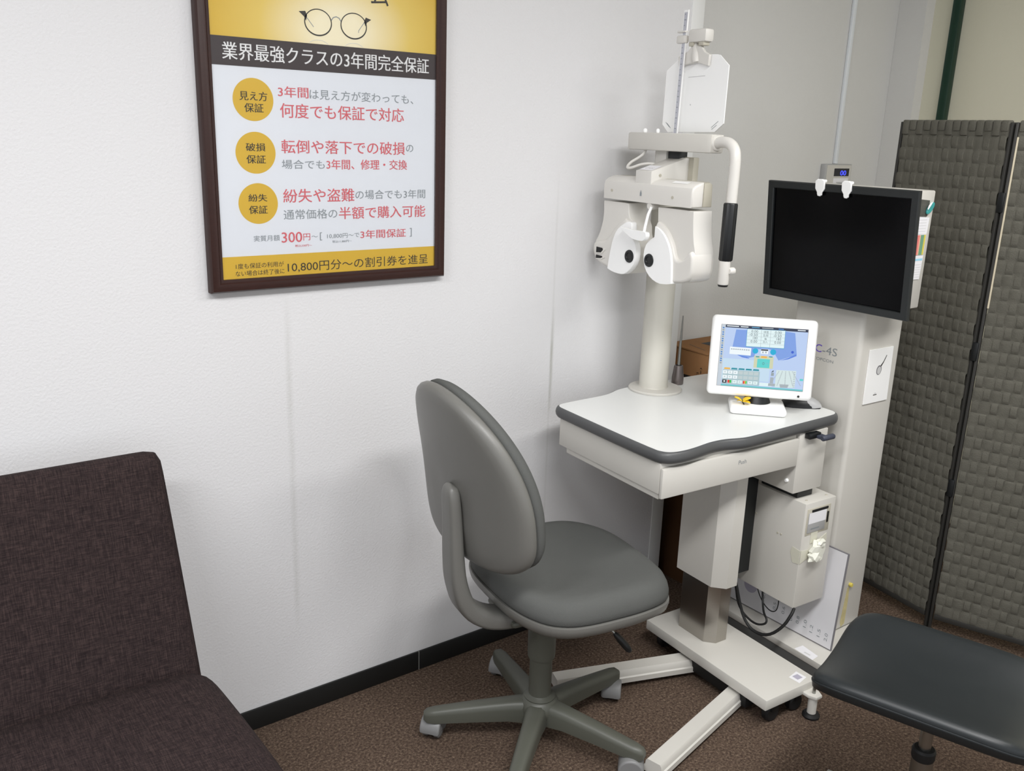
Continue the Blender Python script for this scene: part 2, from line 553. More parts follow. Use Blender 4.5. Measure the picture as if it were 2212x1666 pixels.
T_ROT = math.radians(-3.5)
T_MAT = Matrix.Translation((1.95, -0.40, 0)) @ Matrix.Rotation(T_ROT, 4, 'Z')
def thing(name, label, cat, base=(0, 0, 0), frame=None, rotz=0.0, group=None):
    o = bpy.data.objects.new(name, None)
    o.empty_display_size = 0.05
    COL.objects.link(o)
    o.location = (frame @ Vector(base)) if frame else base
    o.rotation_euler = (0, 0, rotz + (T_ROT if frame else 0))
    tag(o, label, cat, group)
    return o
def tag(o, label, cat, group=None):
    o['label'] = label
    o['category'] = cat
    if group:
        o['group'] = group
    return o
def struct(name, mb, **kw):
    o = mb.build(name, **kw)
    o['kind'] = 'structure'
    return o
def single(name, mb, label, cat, base=(0, 0, 0), frame=None, group=None, ang=35, fix=True):
    """a thing that is one mesh, built in world or table-frame coordinates"""
    o = mb.build(name, None, base, ang, fix)
    o.location = (frame @ Vector(base)) if frame else base
    if frame:
        o.rotation_euler = (0, 0, T_ROT)
    tag(o, label, cat, group)
    return o
def superellipse(a, b, n):
    def f(t):
        c, s = math.cos(t), math.sin(t)
        r = (abs(c / a) ** n + abs(s / b) ** n) ** (-1.0 / n)
        return r * c, r * s
    return f

# ------------------------------------------------------------------ the room
H = 2.6
struct('floor', MB().box((-3, -4.5, -0.1), (5.5, 0.6, 0), M['carpet']))
struct('ceiling', MB().box((-3, -4.5, H), (5.5, 0.6, H + 0.1), M['ceiling']))
struct('wall_left', MB().box((-3, 0, 0), (2.275, 0.119, H), M['wall']))
struct('wall_inner', MB().box((2.2, 0.12, 0), (3.54, 0.24, H), M['wall_plain']))
struct('wall_back', MB().box((3.541, 0.003, 0), (3.60, 0.24, H), M['wall_plain']))
struct('wall_right', MB().box((3.76, -3.6, 0), (3.88, 0.5, H), M['wall_beige']))
struct('trim_1', MB().box((2.222, -0.003, 0.06), (2.278, 0.119, H), M['guard'], 0.0015))
struct('trim_2', MB().box((3.725, -0.033, 0), (3.759, 0.002, H), M['green'], 0.003))
struct('baseboard_left', MB().box((-3, -0.007, 0), (1.2455, -0.0005, 0.063), M['skirting'], 0.002))
struct('baseboard_left', MB().box((1.2485, -0.007, 0), (2.221, -0.0005, 0.063), M['skirting'], 0.002))
struct('baseboard_joint', MB().box((1.2456, -0.006, 0.0), (1.2484, -0.0005, 0.063), M['seam']))
struct('baseboard_back', MB().box((2.28, 0.113, 0), (3.54, 0.1195, 0.063), M['skirting'], 0.002))

# ------------------------------------------------------------------ framed poster
PB = (0.992, 0, 1.213)
poster = thing('framed_poster', 'poster of glasses repair guarantees in dark brown frame on the white wall', 'poster', PB)
def picture_frame(x0, x1, z0, z1):
    # profile: (inset from the outer edge, y)
    prof = [(0, -0.001), (0, -0.022), (0.004, -0.029), (0.012, -0.031), (0.020, -0.030), (0.0235, -0.0255), (0.027, -0.0250), (0.0300, -0.0240), (0.0305, -0.019), (0.0305, -0.001)]
    mb = MB()
    vs = []
    for d, y in prof:
        vs += [(x0 + d, y, z0 + d), (x1 - d, y, z0 + d), (x1 - d, y, z1 - d), (x0 + d, y, z1 - d)]
    fs = []
    n = len(prof)
    for i in range(n):
        j = (i + 1) % n
        for k in range(4):
            fs.append([i * 4 + k, i * 4 + (k + 1) % 4, j * 4 + (k + 1) % 4, j * 4 + k])
    mb.raw(vs, fs, M['wood'])
    return mb
PZ1 = 2.075
picture_frame(0.674, 1.311, 1.213, PZ1).build('frame', poster, PB, 30)
mb = MB()
art = Art(mb, (0, -0.0185, 0), (1, 0, 0), (0, 0, 1))
mb.box((0.700, -0.0184, 1.235), (1.290, -0.004, PZ1 - 0.03), M['paper'])
art.rect(0.700, 1.7815, 1.290, PZ1 - 0.03, M['gold'], 1)
art.rect(0.700, 1.7205, 1.290, 1.7815, M['band'], 2)
art.rect(0.700, 1.235, 1.290, 1.2955, M['goldflat'], 1)
for cx, cz in ((0.7965, 1.650), (0.797, 1.5325), (0.798, 1.417)):
    art.disc(cx, cz, 0.0478, 0.0470, M['goldflat'], 1)
K, Rd, G, W = 'ink_black', 'ink_red', 'ink_grey', 'ink_white'
for s, a0, b0, a1, b1, ink, bold in (
        ('業界最強クラスの3年間完全保証', .7303, 1.7332, 1.2608, 1.7701, W, .016),
        ('見え方', .7645, 1.6478, .8298, 1.6680, K, .004), ('保証', .7748, 1.6222, .8197, 1.6421, K, .004),
        ('3年間', .8562, 1.6587, .9312, 1.6833, Rd, .004), ('は見え方が変わっても、', .9343, 1.6576, 1.2157, 1.6803, G, 0),
        ('何度でも保証で対応', .8597, 1.6131, 1.1883, 1.6458, Rd, .004),
        ('破損', .7739, 1.5362, .8203, 1.5544, K, .004), ('保証', .7741, 1.5086, .8200, 1.5276, K, .004),
        ('転倒や落下での破損', .8596, 1.5325, 1.1912, 1.5637, Rd, .004), ('の', 1.1949, 1.5399, 1.2160, 1.5577, G, 0),
        ('場合でも', .8589, 1.4966, .9684, 1.5178, G, 0), ('3年間、修理・交換', .9734, 1.4956, 1.1974, 1.5200, Rd, .004),
        ('紛失', .7746, 1.4217, .8198, 1.4390, K, .004), ('保証', .7747, 1.3935, .8196, 1.4125, K, .004),
        ('紛失や盗難', .8598, 1.4178, 1.0462, 1.4501, Rd, .004), ('の場合でも3年間', 1.0497, 1.4227, 1.2524, 1.4456, G, 0),
        ('通常価格の', .8591, 1.3779, .9990, 1.4013, G, 0), ('半額で購入可能', 1.0041, 1.3747, 1.2527, 1.4049, Rd, .004),
        ('実質月額', .7827, 1.3286, .8470, 1.3427, G, 0), ('300', .8521, 1.3232, .9042, 1.3478, Rd, .004),
        ('円', .9075, 1.3264, .9255, 1.3430, Rd, 0), ('〜', .9288, 1.3331, .9454, 1.3368, G, 0),
        ('[', .9511, 1.3248, .9568, 1.3442, G, -.004), ('10,800円〜で', .9705, 1.3279, 1.0586, 1.3400, G, 0),
        ('3年間保証', 1.0621, 1.3241, 1.1937, 1.3459, Rd, .004), (']', 1.2060, 1.3239, 1.2118, 1.3462, G, -.004),
        ('税込330円〜', .8856, 1.3112, .9291, 1.3173, Rd, 0), ('税込11,880円〜', .9844, 1.3169, 1.0372, 1.3232, G, 0),
        ('1度も保証の利用が', .7363, 1.2660, .8550, 1.2788, K, 0), ('ない場合は終了後に', .7349, 1.2487, .8559, 1.2615, K, 0),
        ('10,800円分〜の割引券を進呈', .8644, 1.2495, 1.2613, 1.2761, K, 0),
        ('ム', 1.0985, 1.8815, 1.1462, 1.926, K, 0)):
    art.text(s, a0, b0, a1, b1, M[ink], 3, bold)
# the pair of glasses drawn on the gold ground
def ring(cx, cz, rx, rz, w, m, a0=0, a1=2 * pi, n=48):
    pts = [(cx + rx * math.cos(a0 + (a1 - a0) * i / n) , cz + rz * math.sin(a0 + (a1 - a0) * i / n)) for i in range(n + 1)]
    ws = [w * (1.0 + 0.9 * max(0, -math.sin(a0 + (a1 - a0) * i / n) * 0.3 + 0.2)) for i in range(n + 1)]
    art.stroke(pts, ws, m, 3)
for cx in (0.9605, 1.0520):
    ring(cx, 1.829, 0.0335, 0.0285, 0.0022, M['ink_black'])
    ring(cx, 1.768, 0.031, 0.0225, 0.0010, M['ink_pale'], 0.72, pi - 0.72)
art.stroke([(0.9935, 1.836), (0.999, 1.843), (1.0065, 1.8455), (1.014, 1.843), (1.0190, 1.836)], 0.0022, M['ink_grey'], 3)
art.poly([(0.913, 1.849), (0.929, 1.851), (0.9335, 1.841), (0.930, 1.830), (0.926, 1.8385)], M['ink_black'], 3)
art.poly([(1.0985, 1.847), (1.084, 1.851), (1.0795, 1.841), (1.0828, 1.831), (1.087, 1.8395)], M['ink_black'], 3)
art.stroke([(0.930, 1.840), (0.949, 1.818)], 0.0016, M['ink_grey'], 2)
art.stroke([(1.082, 1.842), (1.065, 1.820), (1.0645, 1.815)], 0.0016, M['ink_grey'], 2)
mb.build('print', poster, PB, fix=False)
MB().box((0.7048, -0.0222, 1.2438), (1.2802, -0.0214, PZ1 - 0.0308), M['glass']).build('pane', poster, PB)

# ------------------------------------------------------------------ brown upholstered chair (lower left)
CB = (0.27, -0.48, 0)
chair = thing('upholstered_chair', 'dark brown fabric chair standing against the wall below the poster', 'chair', CB)
def lean_back(x, y, z):
    # pad plane -> leaning backrest; pad x is chair width, pad y is height, pad z is thickness
    h = y + 0.215
    return (0.264 + x - 0.016 * h * (1 if x > 0 else -1) * min(1, abs(x) / 0.2) - 0.006, -0.292 + 0.32 * h + 0.05 * h * h - z * 0.98 + 0.0 + 0.02 * (x / 0.25) ** 2 * 0, 0.425 + h * 0.955 + z * 0.2)
MB().pad(superellipse(0.252, 0.275, 26), [(0.0, 0.032), (0.5, 0.032), (0.85, 0.030), (0.95, 0.027), (0.985, 0.020), (1.0, 0.008), (1.0, -0.01), (0.985, -0.025), (0.95, -0.033), (0.5, -0.036), (0.0, -0.036)][::1], M['brown_cloth'], 120, lean_back).build('backrest', chair, CB, 50)
def seat_def(x, y, z):
    w = 1.0 + 0.05 * math.sin(min(1, max(0, (0.25 - y) / 0.4)) * pi / 2)
    return (0.268 + x * w, -0.611 + y, z - 0.02 * max(0, (-y - 0.15)) - 0.01 * (abs(x) / 0.25) ** 4)
MB().pad(superellipse(0.256, 0.300, 12), [(0.0, 0.463), (0.5, 0.462), (0.8, 0.460), (0.93, 0.455), (0.975, 0.443), (0.995, 0.425), (1.0, 0.395), (1.0, 0.345), (0.97, 0.335), (0.5, 0.335), (0.0, 0.335)], M['brown_cloth'], 120, seat_def).build('seat', chair, CB, 50)
for sx in (0.06, 0.485):
    for sy, t in ((-0.80, 0.0), (-0.33, 0.05)):
        MB().loft([[(sx - 0.02, sy - 0.02, 0.34), (sx + 0.02, sy - 0.02, 0.34), (sx + 0.02, sy + 0.02, 0.34), (sx - 0.02, sy + 0.02, 0.34)],
                   [(sx - 0.014, sy - 0.014 + t, 0.0), (sx + 0.014, sy - 0.014 + t, 0.0), (sx + 0.014, sy + 0.014 + t, 0.0), (sx - 0.014, sy + 0.014 + t, 0.0)]][::-1], M['dark_wood']).build('leg', chair, CB)

# ------------------------------------------------------------------ grey task chair
TB = (1.36, -0.455, 0)
TH = math.radians(-9)
tchair = thing('task_chair', 'grey swivel chair with rounded backrest on five castors', 'chair', TB, rotz=TH)
# local: x forward, y left, origin under the column
hubm = MB()
hubm.lathe([(0.0, 0.058), (0.036, 0.058), (0.050, 0.075), (0.056, 0.098), (0.050, 0.116), (0.042, 0.124), (0.038, 0.126), (0.0, 0.126)], (0, 0, 0), M['grey_base'], 36)
hubm.build('base_hub', tchair)
LEG0 = math.radians(4) - TH
for k in range(5):
    a = LEG0 + k * 2 * pi / 5
    R4 = Matrix.Rotation(a, 4, 'Z')
    secs = []
    for r, zt, hh, ww in ((0.020, 0.118, 0.060, 0.030), (0.05, 0.119, 0.060, 0.029), (0.085, 0.116, 0.054, 0.026), (0.18, 0.105, 0.046, 0.023), (0.285, 0.091, 0.037, 0.0195), (0.306, 0.086, 0.030, 0.016), (0.314, 0.079, 0.018, 0.009)):
        q = []
        for yy, zz in ((-1, 0.0), (-1, 0.62), (-0.86, 0.86), (-0.5, 1.0), (0.5, 1.0), (0.86, 0.86), (1, 0.62), (1, 0.0), (0.5, -0.04), (-0.5, -0.04)):
            q.append((r, yy * ww, zt - hh + zz * hh))
        secs.append(q)
    leg = MB().loft(secs, M['grey_base'], R4).build('base_leg', tchair, ang=50)
    c = MB()
    sw = a + (0.7, 2.4, 1.2, -0.9, 0.4)[k]
    C4 = Matrix.Translation((0.292 * math.cos(a), 0.292 * math.sin(a), 0)) @ Matrix.Rotation(sw, 4, 'Z')
    # hood over the two wheels
    arc = [(-0.012 + 0.0335 * math.cos(t), 0.0265 + 0.0335 * math.sin(t)) for t in [pi * (-0.04 + 1.10 * i / 22) for i in range(23)]]
    lower = [(-0.030, 0.010), (-0.018, 0.019), (0.002, 0.022)]
    c.prism(arc + lower, 1, -0.0285, 0.0285, M['grey_caster'], 0.006, 3, mat4=C4)
    c.lathe([(0.0, 0.05), (0.006, 0.05), (0.006, 0.075), (0.0, 0.075)], (0, 0, 0), M['steel'], 12, mat4=C4)
    co = c.build('caster', tchair)
    for s in (-1, 1):
        MB().lathe([(0.0, -0.009), (0.021, -0.009), (0.025, -0.006), (0.025, 0.006), (0.021, 0.009), (0.012, 0.010), (0.0, 0.010)], (-0.010, s * 0.0162, 0.0252), M['grey_caster'], 28, axis=1, mat4=C4).build('wheel', co)
MB().lathe([(0.0, 0.122), (0.041, 0.122), (0.0425, 0.128), (0.034, 0.133), (0.0305, 0.136), (0.0305, 0.245), (0.0365, 0.248), (0.0375, 0.262), (0.0375, 0.396), (0, 0.396)], (0, 0, 0), M['grey_base'], 36).build('gas_column', tchair)
mech = MB()
mech.box((-0.13, -0.075, 0.396), (0.16, 0.075, 0.4145), M['grey_base'], 0.008)
mech.box((-0.17, -0.052, 0.392), (-0.05, -0.018, 0.414), M['grey_base'], 0.004)
mech.build('tilt_mechanism', tchair)
lv = MB()
lv.tube([(0.04, -0.06, 0.425), (0.10, -0.10, 0.40), (0.155, -0.135, 0.335)], 0.0035, M['steel'], 8, 1)
lv.build('height_lever', tchair)
lk = MB()
lk.tube([(0.142, -0.127, 0.350), (0.150, -0.132, 0.340), (0.175, -0.148, 0.306), (0.180, -0.151, 0.299)], [0.005, 0.009, 0.010, 0.005], M['black_plastic'], 12, 1)
lk.build('lever_grip', tchair)
SC = 0.078
def chair_seat(x, y, z):
    f = max(0, x - 0.08)
    return (x + SC, y + 0.015, z - 0.9 * f * f - 0.022 * max(0, 1 - (x / 0.2) ** 2) * max(0, 1 - (y / 0.22) ** 2) + 0.022 * max(0, (-x - 0.10) / 0.15) ** 2)
sb = superellipse(0.238, 0.245, 3.0)
MB().pad(sb, [(0.0, 0.512), (0.3, 0.514), (0.6, 0.519), (0.78, 0.521), (0.88, 0.518), (0.945, 0.508), (0.98, 0.494), (0.997, 0.478), (0.998, 0.464), (0.98, 0.457), (0.94, 0.455), (0.0, 0.455)], M['grey_cloth'], 96, chair_seat).build('seat_cushion', tchair, ang=60)
MB().pad(sb, [(0.0, 0.454), (0.9, 0.454), (0.985, 0.457), (1.007, 0.455), (1.010, 0.447), (0.995, 0.433), (0.94, 0.421), (0.82, 0.415), (0.0, 0.415)], M['grey_shell'], 96, chair_seat).build('seat_shell', tchair, ang=60)
# backrest: pad x = width, pad y = height, pad z = towards the sitter
def back_bound(t):
    c, s = math.cos(t), math.sin(t)
    if s >= 0:
        a, b, n = 0.2443, 0.298, 2.03
    else:
        a, b, n = 0.2443, 0.1457, 3.5
    r = (abs(c / a) ** n + abs(s / b) ** n) ** (-1.0 / n)
    return r * c, r * s
BZ, BX, BR = 0.738, -0.2353, math.radians(5.1)
def back_def(x, y, z):
    X = BX + z - 0.1176 * y - 0.4121 * y * y * (1 if y > 0 else 0.3) + 0.8674 * x * x
    Y = -x * (1 - 0.9 * z) + 0.0312
    return (X * math.cos(BR) - Y * math.sin(BR), X * math.sin(BR) + Y * math.cos(BR), BZ + y + 0.10 * z)
MB().pad(back_bound, [(0.0, 0.052), (0.5, 0.052), (0.8, 0.050), (0.92, 0.046), (0.975, 0.037), (1.0, 0.024), (0.998, 0.014), (0.975, 0.008), (0.0, 0.008)], M['grey_cloth'], 110, back_def).build('back_cushion', tchair, ang=60)
MB().pad(back_bound, [(0.0, 0.0080), (0.96, 0.0080), (0.985, 0.006), (1.0, -0.001), (0.997, -0.011), (0.980, -0.019), (0.945, -0.025), (0.88, -0.029), (0.70, -0.032), (0.4, -0.034), (0.0, -0.034)], M['grey_shell'], 110, back_def).build('back_shell', tchair, ang=60)
bar = MB()
path = [(-0.279, 0.794, 0.004, 0.014), (-0.281, 0.791, 0.018, 0.022), (-0.283, 0.780, 0.026, 0.028), (-0.282, 0.760, 0.031, 0.030), (-0.278, 0.70, 0.033, 0.032), (-0.274, 0.60, 0.036, 0.036), (-0.268, 0.535, 0.037, 0.040), (-0.245, 0.468, 0.038, 0.044), (-0.195, 0.424, 0.038, 0.046), (-0.13, 0.406, 0.038, 0.042), (-0.06, 0.408, 0.036, 0.034)]
for _ in range(2):
    q = [path[0]]
    for a, b in zip(path[:-1], path[1:]):
        q += [tuple(a[k] * 0.75 + b[k] * 0.25 for k in range(4)), tuple(a[k] * 0.25 + b[k] * 0.75 for k in range(4))]
    path = q + [path[-1]]
rings = []
for i, (px_, pz_, w_, d_) in enumerate(path):
    a = path[max(0, i - 1)]
    b = path[min(len(path) - 1, i + 1)]
    t = Vector((b[0] - a[0], 0, b[1] - a[1])).normalized()
    n = Vector((t.z, 0, -t.x))
    q = []
    for u, v in ((-1, -0.35), (-0.94, -0.72), (-0.75, -1), (0.75, -1), (0.94, -0.72), (1, -0.35), (1, 0.5), (0.9, 0.85), (0.6, 1), (-0.6, 1), (-0.9, 0.85), (-1, 0.5)):
        q.append(Vector((px_, -0.024, pz_)) + Vector((0, u * w_, 0)) + n * (v * d_ / 2))
    rings.append(q)
bar.loft(rings, M['grey_shell'])
bar.build('back_stay', tchair, ang=50)

# ------------------------------------------------------------------ instrument table (table frame: x away from the chair, y towards the wall)
OB = (0.07, -0.15, 0)
table = thing('instrument_table', 'cream eye test table with white top, dark edge and single pedestal', 'table', OB, T_MAT)
def tpart(name, mb, parent=None, ang=35, fix=True):
    return mb.build(name, parent or table, OB, ang, fix)
tpart('base_plate', MB().box((-0.034, -0.403, 0.066), (0.179, 0.100, 0.100), M['beige'], 0.003))
mb = MB()
ar = Art(mb, (0, 0, 0.1002), (1, 0, 0), (0, 1, 0), 0.0003)
ar.poly([(0.112, -0.356), (0.154, -0.347), (0.157, -0.382), (0.115, -0.392)], M['note'], 0)
ar.rect(0.124, -0.378, 0.146, -0.358, M['purple'], 1)
tpart('rating_sticker', mb, fix=False)
for (x, y) in ((0.026, -0.372), (0.125, -0.372), (0.026, 0.072), (0.125, 0.072)):
    c = MB()
    c.lathe([(0.0, -0.012), (0.022, -0.012), (0.027, -0.008), (0.027, 0.008), (0.022, 0.012), (0.0, 0.012)], (x, y, 0.0272), M['rubber'], 28, axis=1)
    c.box((x - 0.012, y - 0.017, 0.036), (x + 0.012, y + 0.017, 0.0665), M['rubber'], 0.003)
    tpart('caster', c)
for x, y in ((0.144, -0.423),):
    f = MB()
    f.prism([(x - 0.022, -0.400), (x - 0.022, y), (x - 0.012, y - 0.020), (x + 0.012, y - 0.020), (x + 0.022, y), (x + 0.022, -0.400)], 2, 0.066, 0.076, M['beige'], 0.002)
    f.lathe([(0.0, 0.012), (0.013, 0.012), (0.013, 0.066), (0.0, 0.066)], (x, y, 0), M['beige'], 20)
    f.lathe([(0.0, 0.076), (0.005, 0.076), (0.005, 0.096), (0.0, 0.096)], (x, y, 0), M['steel'], 12)
    fo = tpart('levelling_foot', f)
    tpart('rubber_pad', MB().lathe([(0.0, 0.0), (0.024, 0.0), (0.025, 0.006), (0.020, 0.013), (0.0, 0.014)], (x, y, 0), M['rubber'], 24), fo)
def outrigger(a, b, w):
    a, b = Vector(a), Vector(b)
    t = (b - a).normalized()
    n = Vector((-t.y, t.x))
    mb = MB()
    rings = []
    for p in (a, b):
        q = []
        for u, z in ((-w / 2, 0.018), (-w / 2, 0.034), (-w / 2 * 0.86, 0.037), (-w / 2 * 0.80, 0.050), (-w / 2 * 0.66, 0.056), (w / 2 * 0.66, 0.056), (w / 2 * 0.80, 0.050), (w / 2 * 0.86, 0.037), (w / 2, 0.034), (w / 2, 0.018)):
            q.append(Vector((p.x + n.x * u, p.y + n.y * u, z)))
        rings.append(q)
    mb.loft(rings, M['beige'])
    o = tpart('outrigger_leg', mb)
    e = b - t * 0.022
    tpart('rubber_pad', MB().lathe([(0.0, 0.0), (0.020, 0.0), (0.020, 0.010), (0.017, 0.018), (0.0, 0.0185)], (e.x, e.y, 0), M['rubber'], 20), o)
outrigger((0.02, -0.085), (-0.435, 0.044), 0.064)
outrigger((0.02, -0.262), (-0.435, -0.393), 0.058)
tpart('strut_mount', MB().box((-0.02, -0.32, 0.020), (0.06, -0.03, 0.0655), M['rubber'], 0.004))
def chamfered(x0, x1, y0, y1, c):
    return [(x0 + c, y0), (x1 - c, y0), (x1, y0 + c), (x1, y1 - c), (x1 - c, y1), (x0 + c, y1), (x0, y1 - c), (x0, y0 + c)]
tpart('lifting_column', MB().prism(chamfered(0.030, 0.128, -0.117, 0.046, 0.027), 2, 0.1003, 0.42, M['brushed'], 0.0))
tpart('column_cover', MB().prism(chamfered(0.013, 0.122, -0.147, 0.066, 0.033), 2, 0.302, 0.692, M['beige'], 0.002))
# drawer carcass and drawer
tpart('drawer_case', MB().box((-0.318, -0.206, 0.701), (0.205, 0.236, 0.7868), M['beige'], 0.002))
tpart('case_tray', MB().box((-0.312, -0.200, 0.684), (0.190, 0.205, 0.7005), M['beige'], 0.001))
dr = MB()
dr.box((-0.318, -0.2185, 0.690), (0.206, -0.2065, 0.774), M['beige'], 0.004)
dw = tpart('drawer', dr)
mb = MB()
Art(mb, (0, -0.2187, 0), (1, 0, 0), (0, 0, 1)).text('Push', -0.040, 0.7385, -0.010, 0.7505, M['ink_grey'], 1)
tpart('push_mark', mb, dw, fix=False)
# top: outline with tongue under the column, thick dark edge band, white laminate inset
TOP = [(-0.333, -0.180), (-0.333, 0.215), (-0.331, 0.238), (-0.322, 0.255), (-0.305, 0.265), (-0.24, 0.272), (-0.15, 0.277), (-0.115, 0.282), (-0.085, 0.294), (-0.055, 0.308), (-0.02, 0.316), (0.06, 0.324), (0.20, 0.328), (0.34, 0.330), (0.375, 0.325), (0.398, 0.308), (0.405, 0.280),
       (0.405, -0.165), (0.400, -0.190), (0.384, -0.206), (0.36, -0.212), (0.20, -0.222), (0.06, -0.232), (0.015, -0.235), (-0.03, -0.237), (-0.06, -0.231), (-0.085, -0.223), (-0.115, -0.2185), (-0.15, -0.2195), (-0.18, -0.225), (-0.22, -0.2325), (-0.26, -0.236), (-0.30, -0.2315), (-0.322, -0.214)]
def chaikin(p, n=2):
    for _ in range(n):
        q = []
        for i in range(len(p)):
            a, b = p[i], p[(i + 1) % len(p)]
            q += [(a[0] * .75 + b[0] * .25, a[1] * .75 + b[1] * .25), (a[0] * .25 + b[0] * .75, a[1] * .25 + b[1] * .75)]
        p = q
    return p
def inset(p, d):
    n = len(p)
    out = []
    area_ = sum(p[i][0] * p[(i + 1) % n][1] - p[(i + 1) % n][0] * p[i][1] for i in range(n))
    sg = 1 if area_ > 0 else -1
    for i in range(n):
        a, b = Vector(p[i - 1]), Vector(p[(i + 1) % n])
        t = (b - a).normalized()
        out.append((p[i][0] - t.y * d * sg, p[i][1] + t.x * d * sg))
    return out
TS = chaikin(TOP, 2)
prof = [(0.012, 0.7873), (0.004, 0.789), (0.0, 0.795), (-0.0015, 0.803), (0.0, 0.811), (0.003, 0.817), (0.008, 0.8195), (0.012, 0.8197)]
rings = [[(x, y, z) for x, y in inset(TS, d)] for d, z in prof]
tpart('edge_band', MB().loft(rings, M['edge'], caps=False).raw([(x, y, 0.7873) for x, y in inset(TS, 0.012)], [list(range(len(TS)))], M['edge']), ang=60)
tpart('tabletop', MB().raw([(x, y, 0.8200) for x, y in inset(TS, 0.009)], [list(range(len(TS)))], M['laminate']).loft([[(x, y, z) for x, y in inset(TS, 0.009)] for z in (0.8185, 0.8200)], M['laminate'], caps=False))
# control unit hung below the right end of the top
ub = MB()
ub.box((0.212, -0.212, 0.598), (0.338, -0.040, 0.7865), M['beige'], 0.004)
up = tpart('control_box', ub)
tpart('screw_cap', MB().lathe([(0.0, -0.006), (0.004, -0.006), (0.006, -0.003), (0.006, 0.001), (0.0, 0.001)], (0.211, -0.186, 0.634), M['white'], 16, axis=0), up)
lvb = MB()
lvb.box((0.232, -0.232, 0.770), (0.282, -0.2125, 0.7868), M['black_plastic'], 0.003)
lvb.lathe([(0.0, -0.026), (0.006, -0.026), (0.0085, -0.022), (0.0085, 0.022), (0.006, 0.026), (0.0, 0.026)], (0.286, -0.252, 0.776), M['slate'], 20, axis=0)
lvb.box((0.262, -0.250, 0.770), (0.290, -0.225, 0.780), M['slate'], 0.003)
tpart('release_lever', lvb)
lb = MB()
lb.box((0.250, -0.235, 0.223), (0.388, 0.020, 0.567), M['beige'], 0.003)
for x, y in ((0.275, -0.215), (0.365, -0.215)):
    lb.lathe([(0.0, 0.5668), (0.004, 0.5668), (0.0035, 0.5685), (0.0, 0.569)], (x, y, 0), M['beige_dark'], 12)
for y, z in ((-0.040, 0.47), (-0.054, 0.47), (-0.145, 0.44), (-0.158, 0.44)):
    lb.lathe([(0.0, -0.0015), (0.003, -0.001), (0.0035, 0.001), (0.0, 0.001)], (0.2497, y, z), M['beige_dark'], 10, axis=0)
lbo = tpart('printer_box', lb)
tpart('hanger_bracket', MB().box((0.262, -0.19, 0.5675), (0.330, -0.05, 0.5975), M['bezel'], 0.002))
pr = MB()
pr.box((0.260, -0.2362, 0.462), (0.366, -0.2340, 0.548), M['beige_dark'], 0.001)
pr.box((0.267, -0.2385, 0.470), (0.345, -0.2355, 0.535), M['silver_plastic'], 0.001)
pr.box((0.280, -0.2385, 0.536), (0.352, -0.2355, 0.543), M['rubber'], 0.0005)
pr.box((0.352, -0.2385, 0.490), (0.358, -0.2355, 0.525), M['rubber'], 0.0005)
a_ = Art(pr, (0, -0.2386, 0), (1, 0, 0), (0, 0, 1), 0.0002)
a_.rect(0.267, 0.500, 0.345, 0.535, M['note'], 1)
a_.rect(0.280, 0.480, 0.318, 0.484, M['ink_grey'], 1)
tpart('printer_door', pr, lbo, fix=False)
tpart('gap_shade_plate', MB().box((0.1225, -0.050, 0.27), (0.2495, -0.040, 0.69), M['bezel'], 0.001).box((0.132, -0.0515, 0.519), (0.168, -0.0495, 0.568), M['silver_plastic'], 0.0005), ang=35)  # dark plate stands in for the shadow in this gap; small tag on it

# crumpled tape on the printer box
def crumple(seed, c, r, mat, squash=(1, 1, 1)):
    rnd = random.Random(seed)
    b = bmesh.new()
    bmesh.ops.create_icosphere(b, subdivisions=2, radius=1)
    for v in b.verts:
        k = 0.72 + 0.5 * rnd.random()
        v.co = Vector([c[i] + v.co[i] * r * squash[i] * k for i in range(3)])
    return b
tp = MB()
tp.bm(crumple(3, (0.312, -0.248, 0.412), 0.033, 0, (0.9, 0.5, 1)), M['tape'])
tp.bm(crumple(5, (0.300, -0.252, 0.392), 0.026, 0, (1.1, 0.6, 0.7)), M['tape'])
tp.bm(crumple(9, (0.318, -0.254, 0.436), 0.023, 0, (0.9, 0.5, 0.6)), M['tape'])
tp.box((0.288, -0.2366, 0.432), (0.318, -0.2354, 0.470), M['tape_clear'])
tp.prism([(0.330, 0.412), (0.366, 0.430), (0.362, 0.452), (0.326, 0.436)], 1, -0.2366, -0.2354, M['tape_clear'])
tp.prism([(0.252, 0.372), (0.285, 0.385), (0.290, 0.412), (0.252, 0.416)], 1, -0.2366, -0.2354, M['tape_clear'])
tp.prism([(-0.2354, 0.416), (-0.205, 0.420), (-0.200, 0.402), (-0.212, 0.370), (-0.2354, 0.373)], 0, 0.2484, 0.2496, M['tape_clear'])
single('crumpled_tape', tp, 'wad of crumpled white sticky tape stuck on the front of the printer box', 'tape', (0.30, -0.2355, 0.41), T_MAT, ang=10)

# cables below the control box
single('power_cable', MB().tube([(0.168, -0.055, 0.30), (0.185, -0.063, 0.24), (0.195, -0.074, 0.183), (0.20, -0.096, 0.130), (0.203, -0.134, 0.106), (0.21, -0.188, 0.116), (0.22, -0.232, 0.168), (0.238, -0.243, 0.212), (0.256, -0.235, 0.2225)], 0.0048, M['rubber'], 10, 2), 'thick black cable looping under the printer box to its corner', 'cable', (0.2, -0.13, 0.106), T_MAT)
single('signal_cable', MB().tube([(0.172, -0.046, 0.30), (0.21, -0.040, 0.217), (0.218, -0.046, 0.162), (0.22, -0.075, 0.133), (0.22, -0.125, 0.122), (0.222, -0.162, 0.140), (0.224, -0.166, 0.158), (0.235, -0.140, 0.166), (0.262, -0.110, 0.180), (0.268, -0.098, 0.2235)], 0.0034, M['rubber'], 8, 2), 'black cable doubling back in a narrow loop behind the pedestal', 'cable', (0.22, -0.12, 0.12), T_MAT)
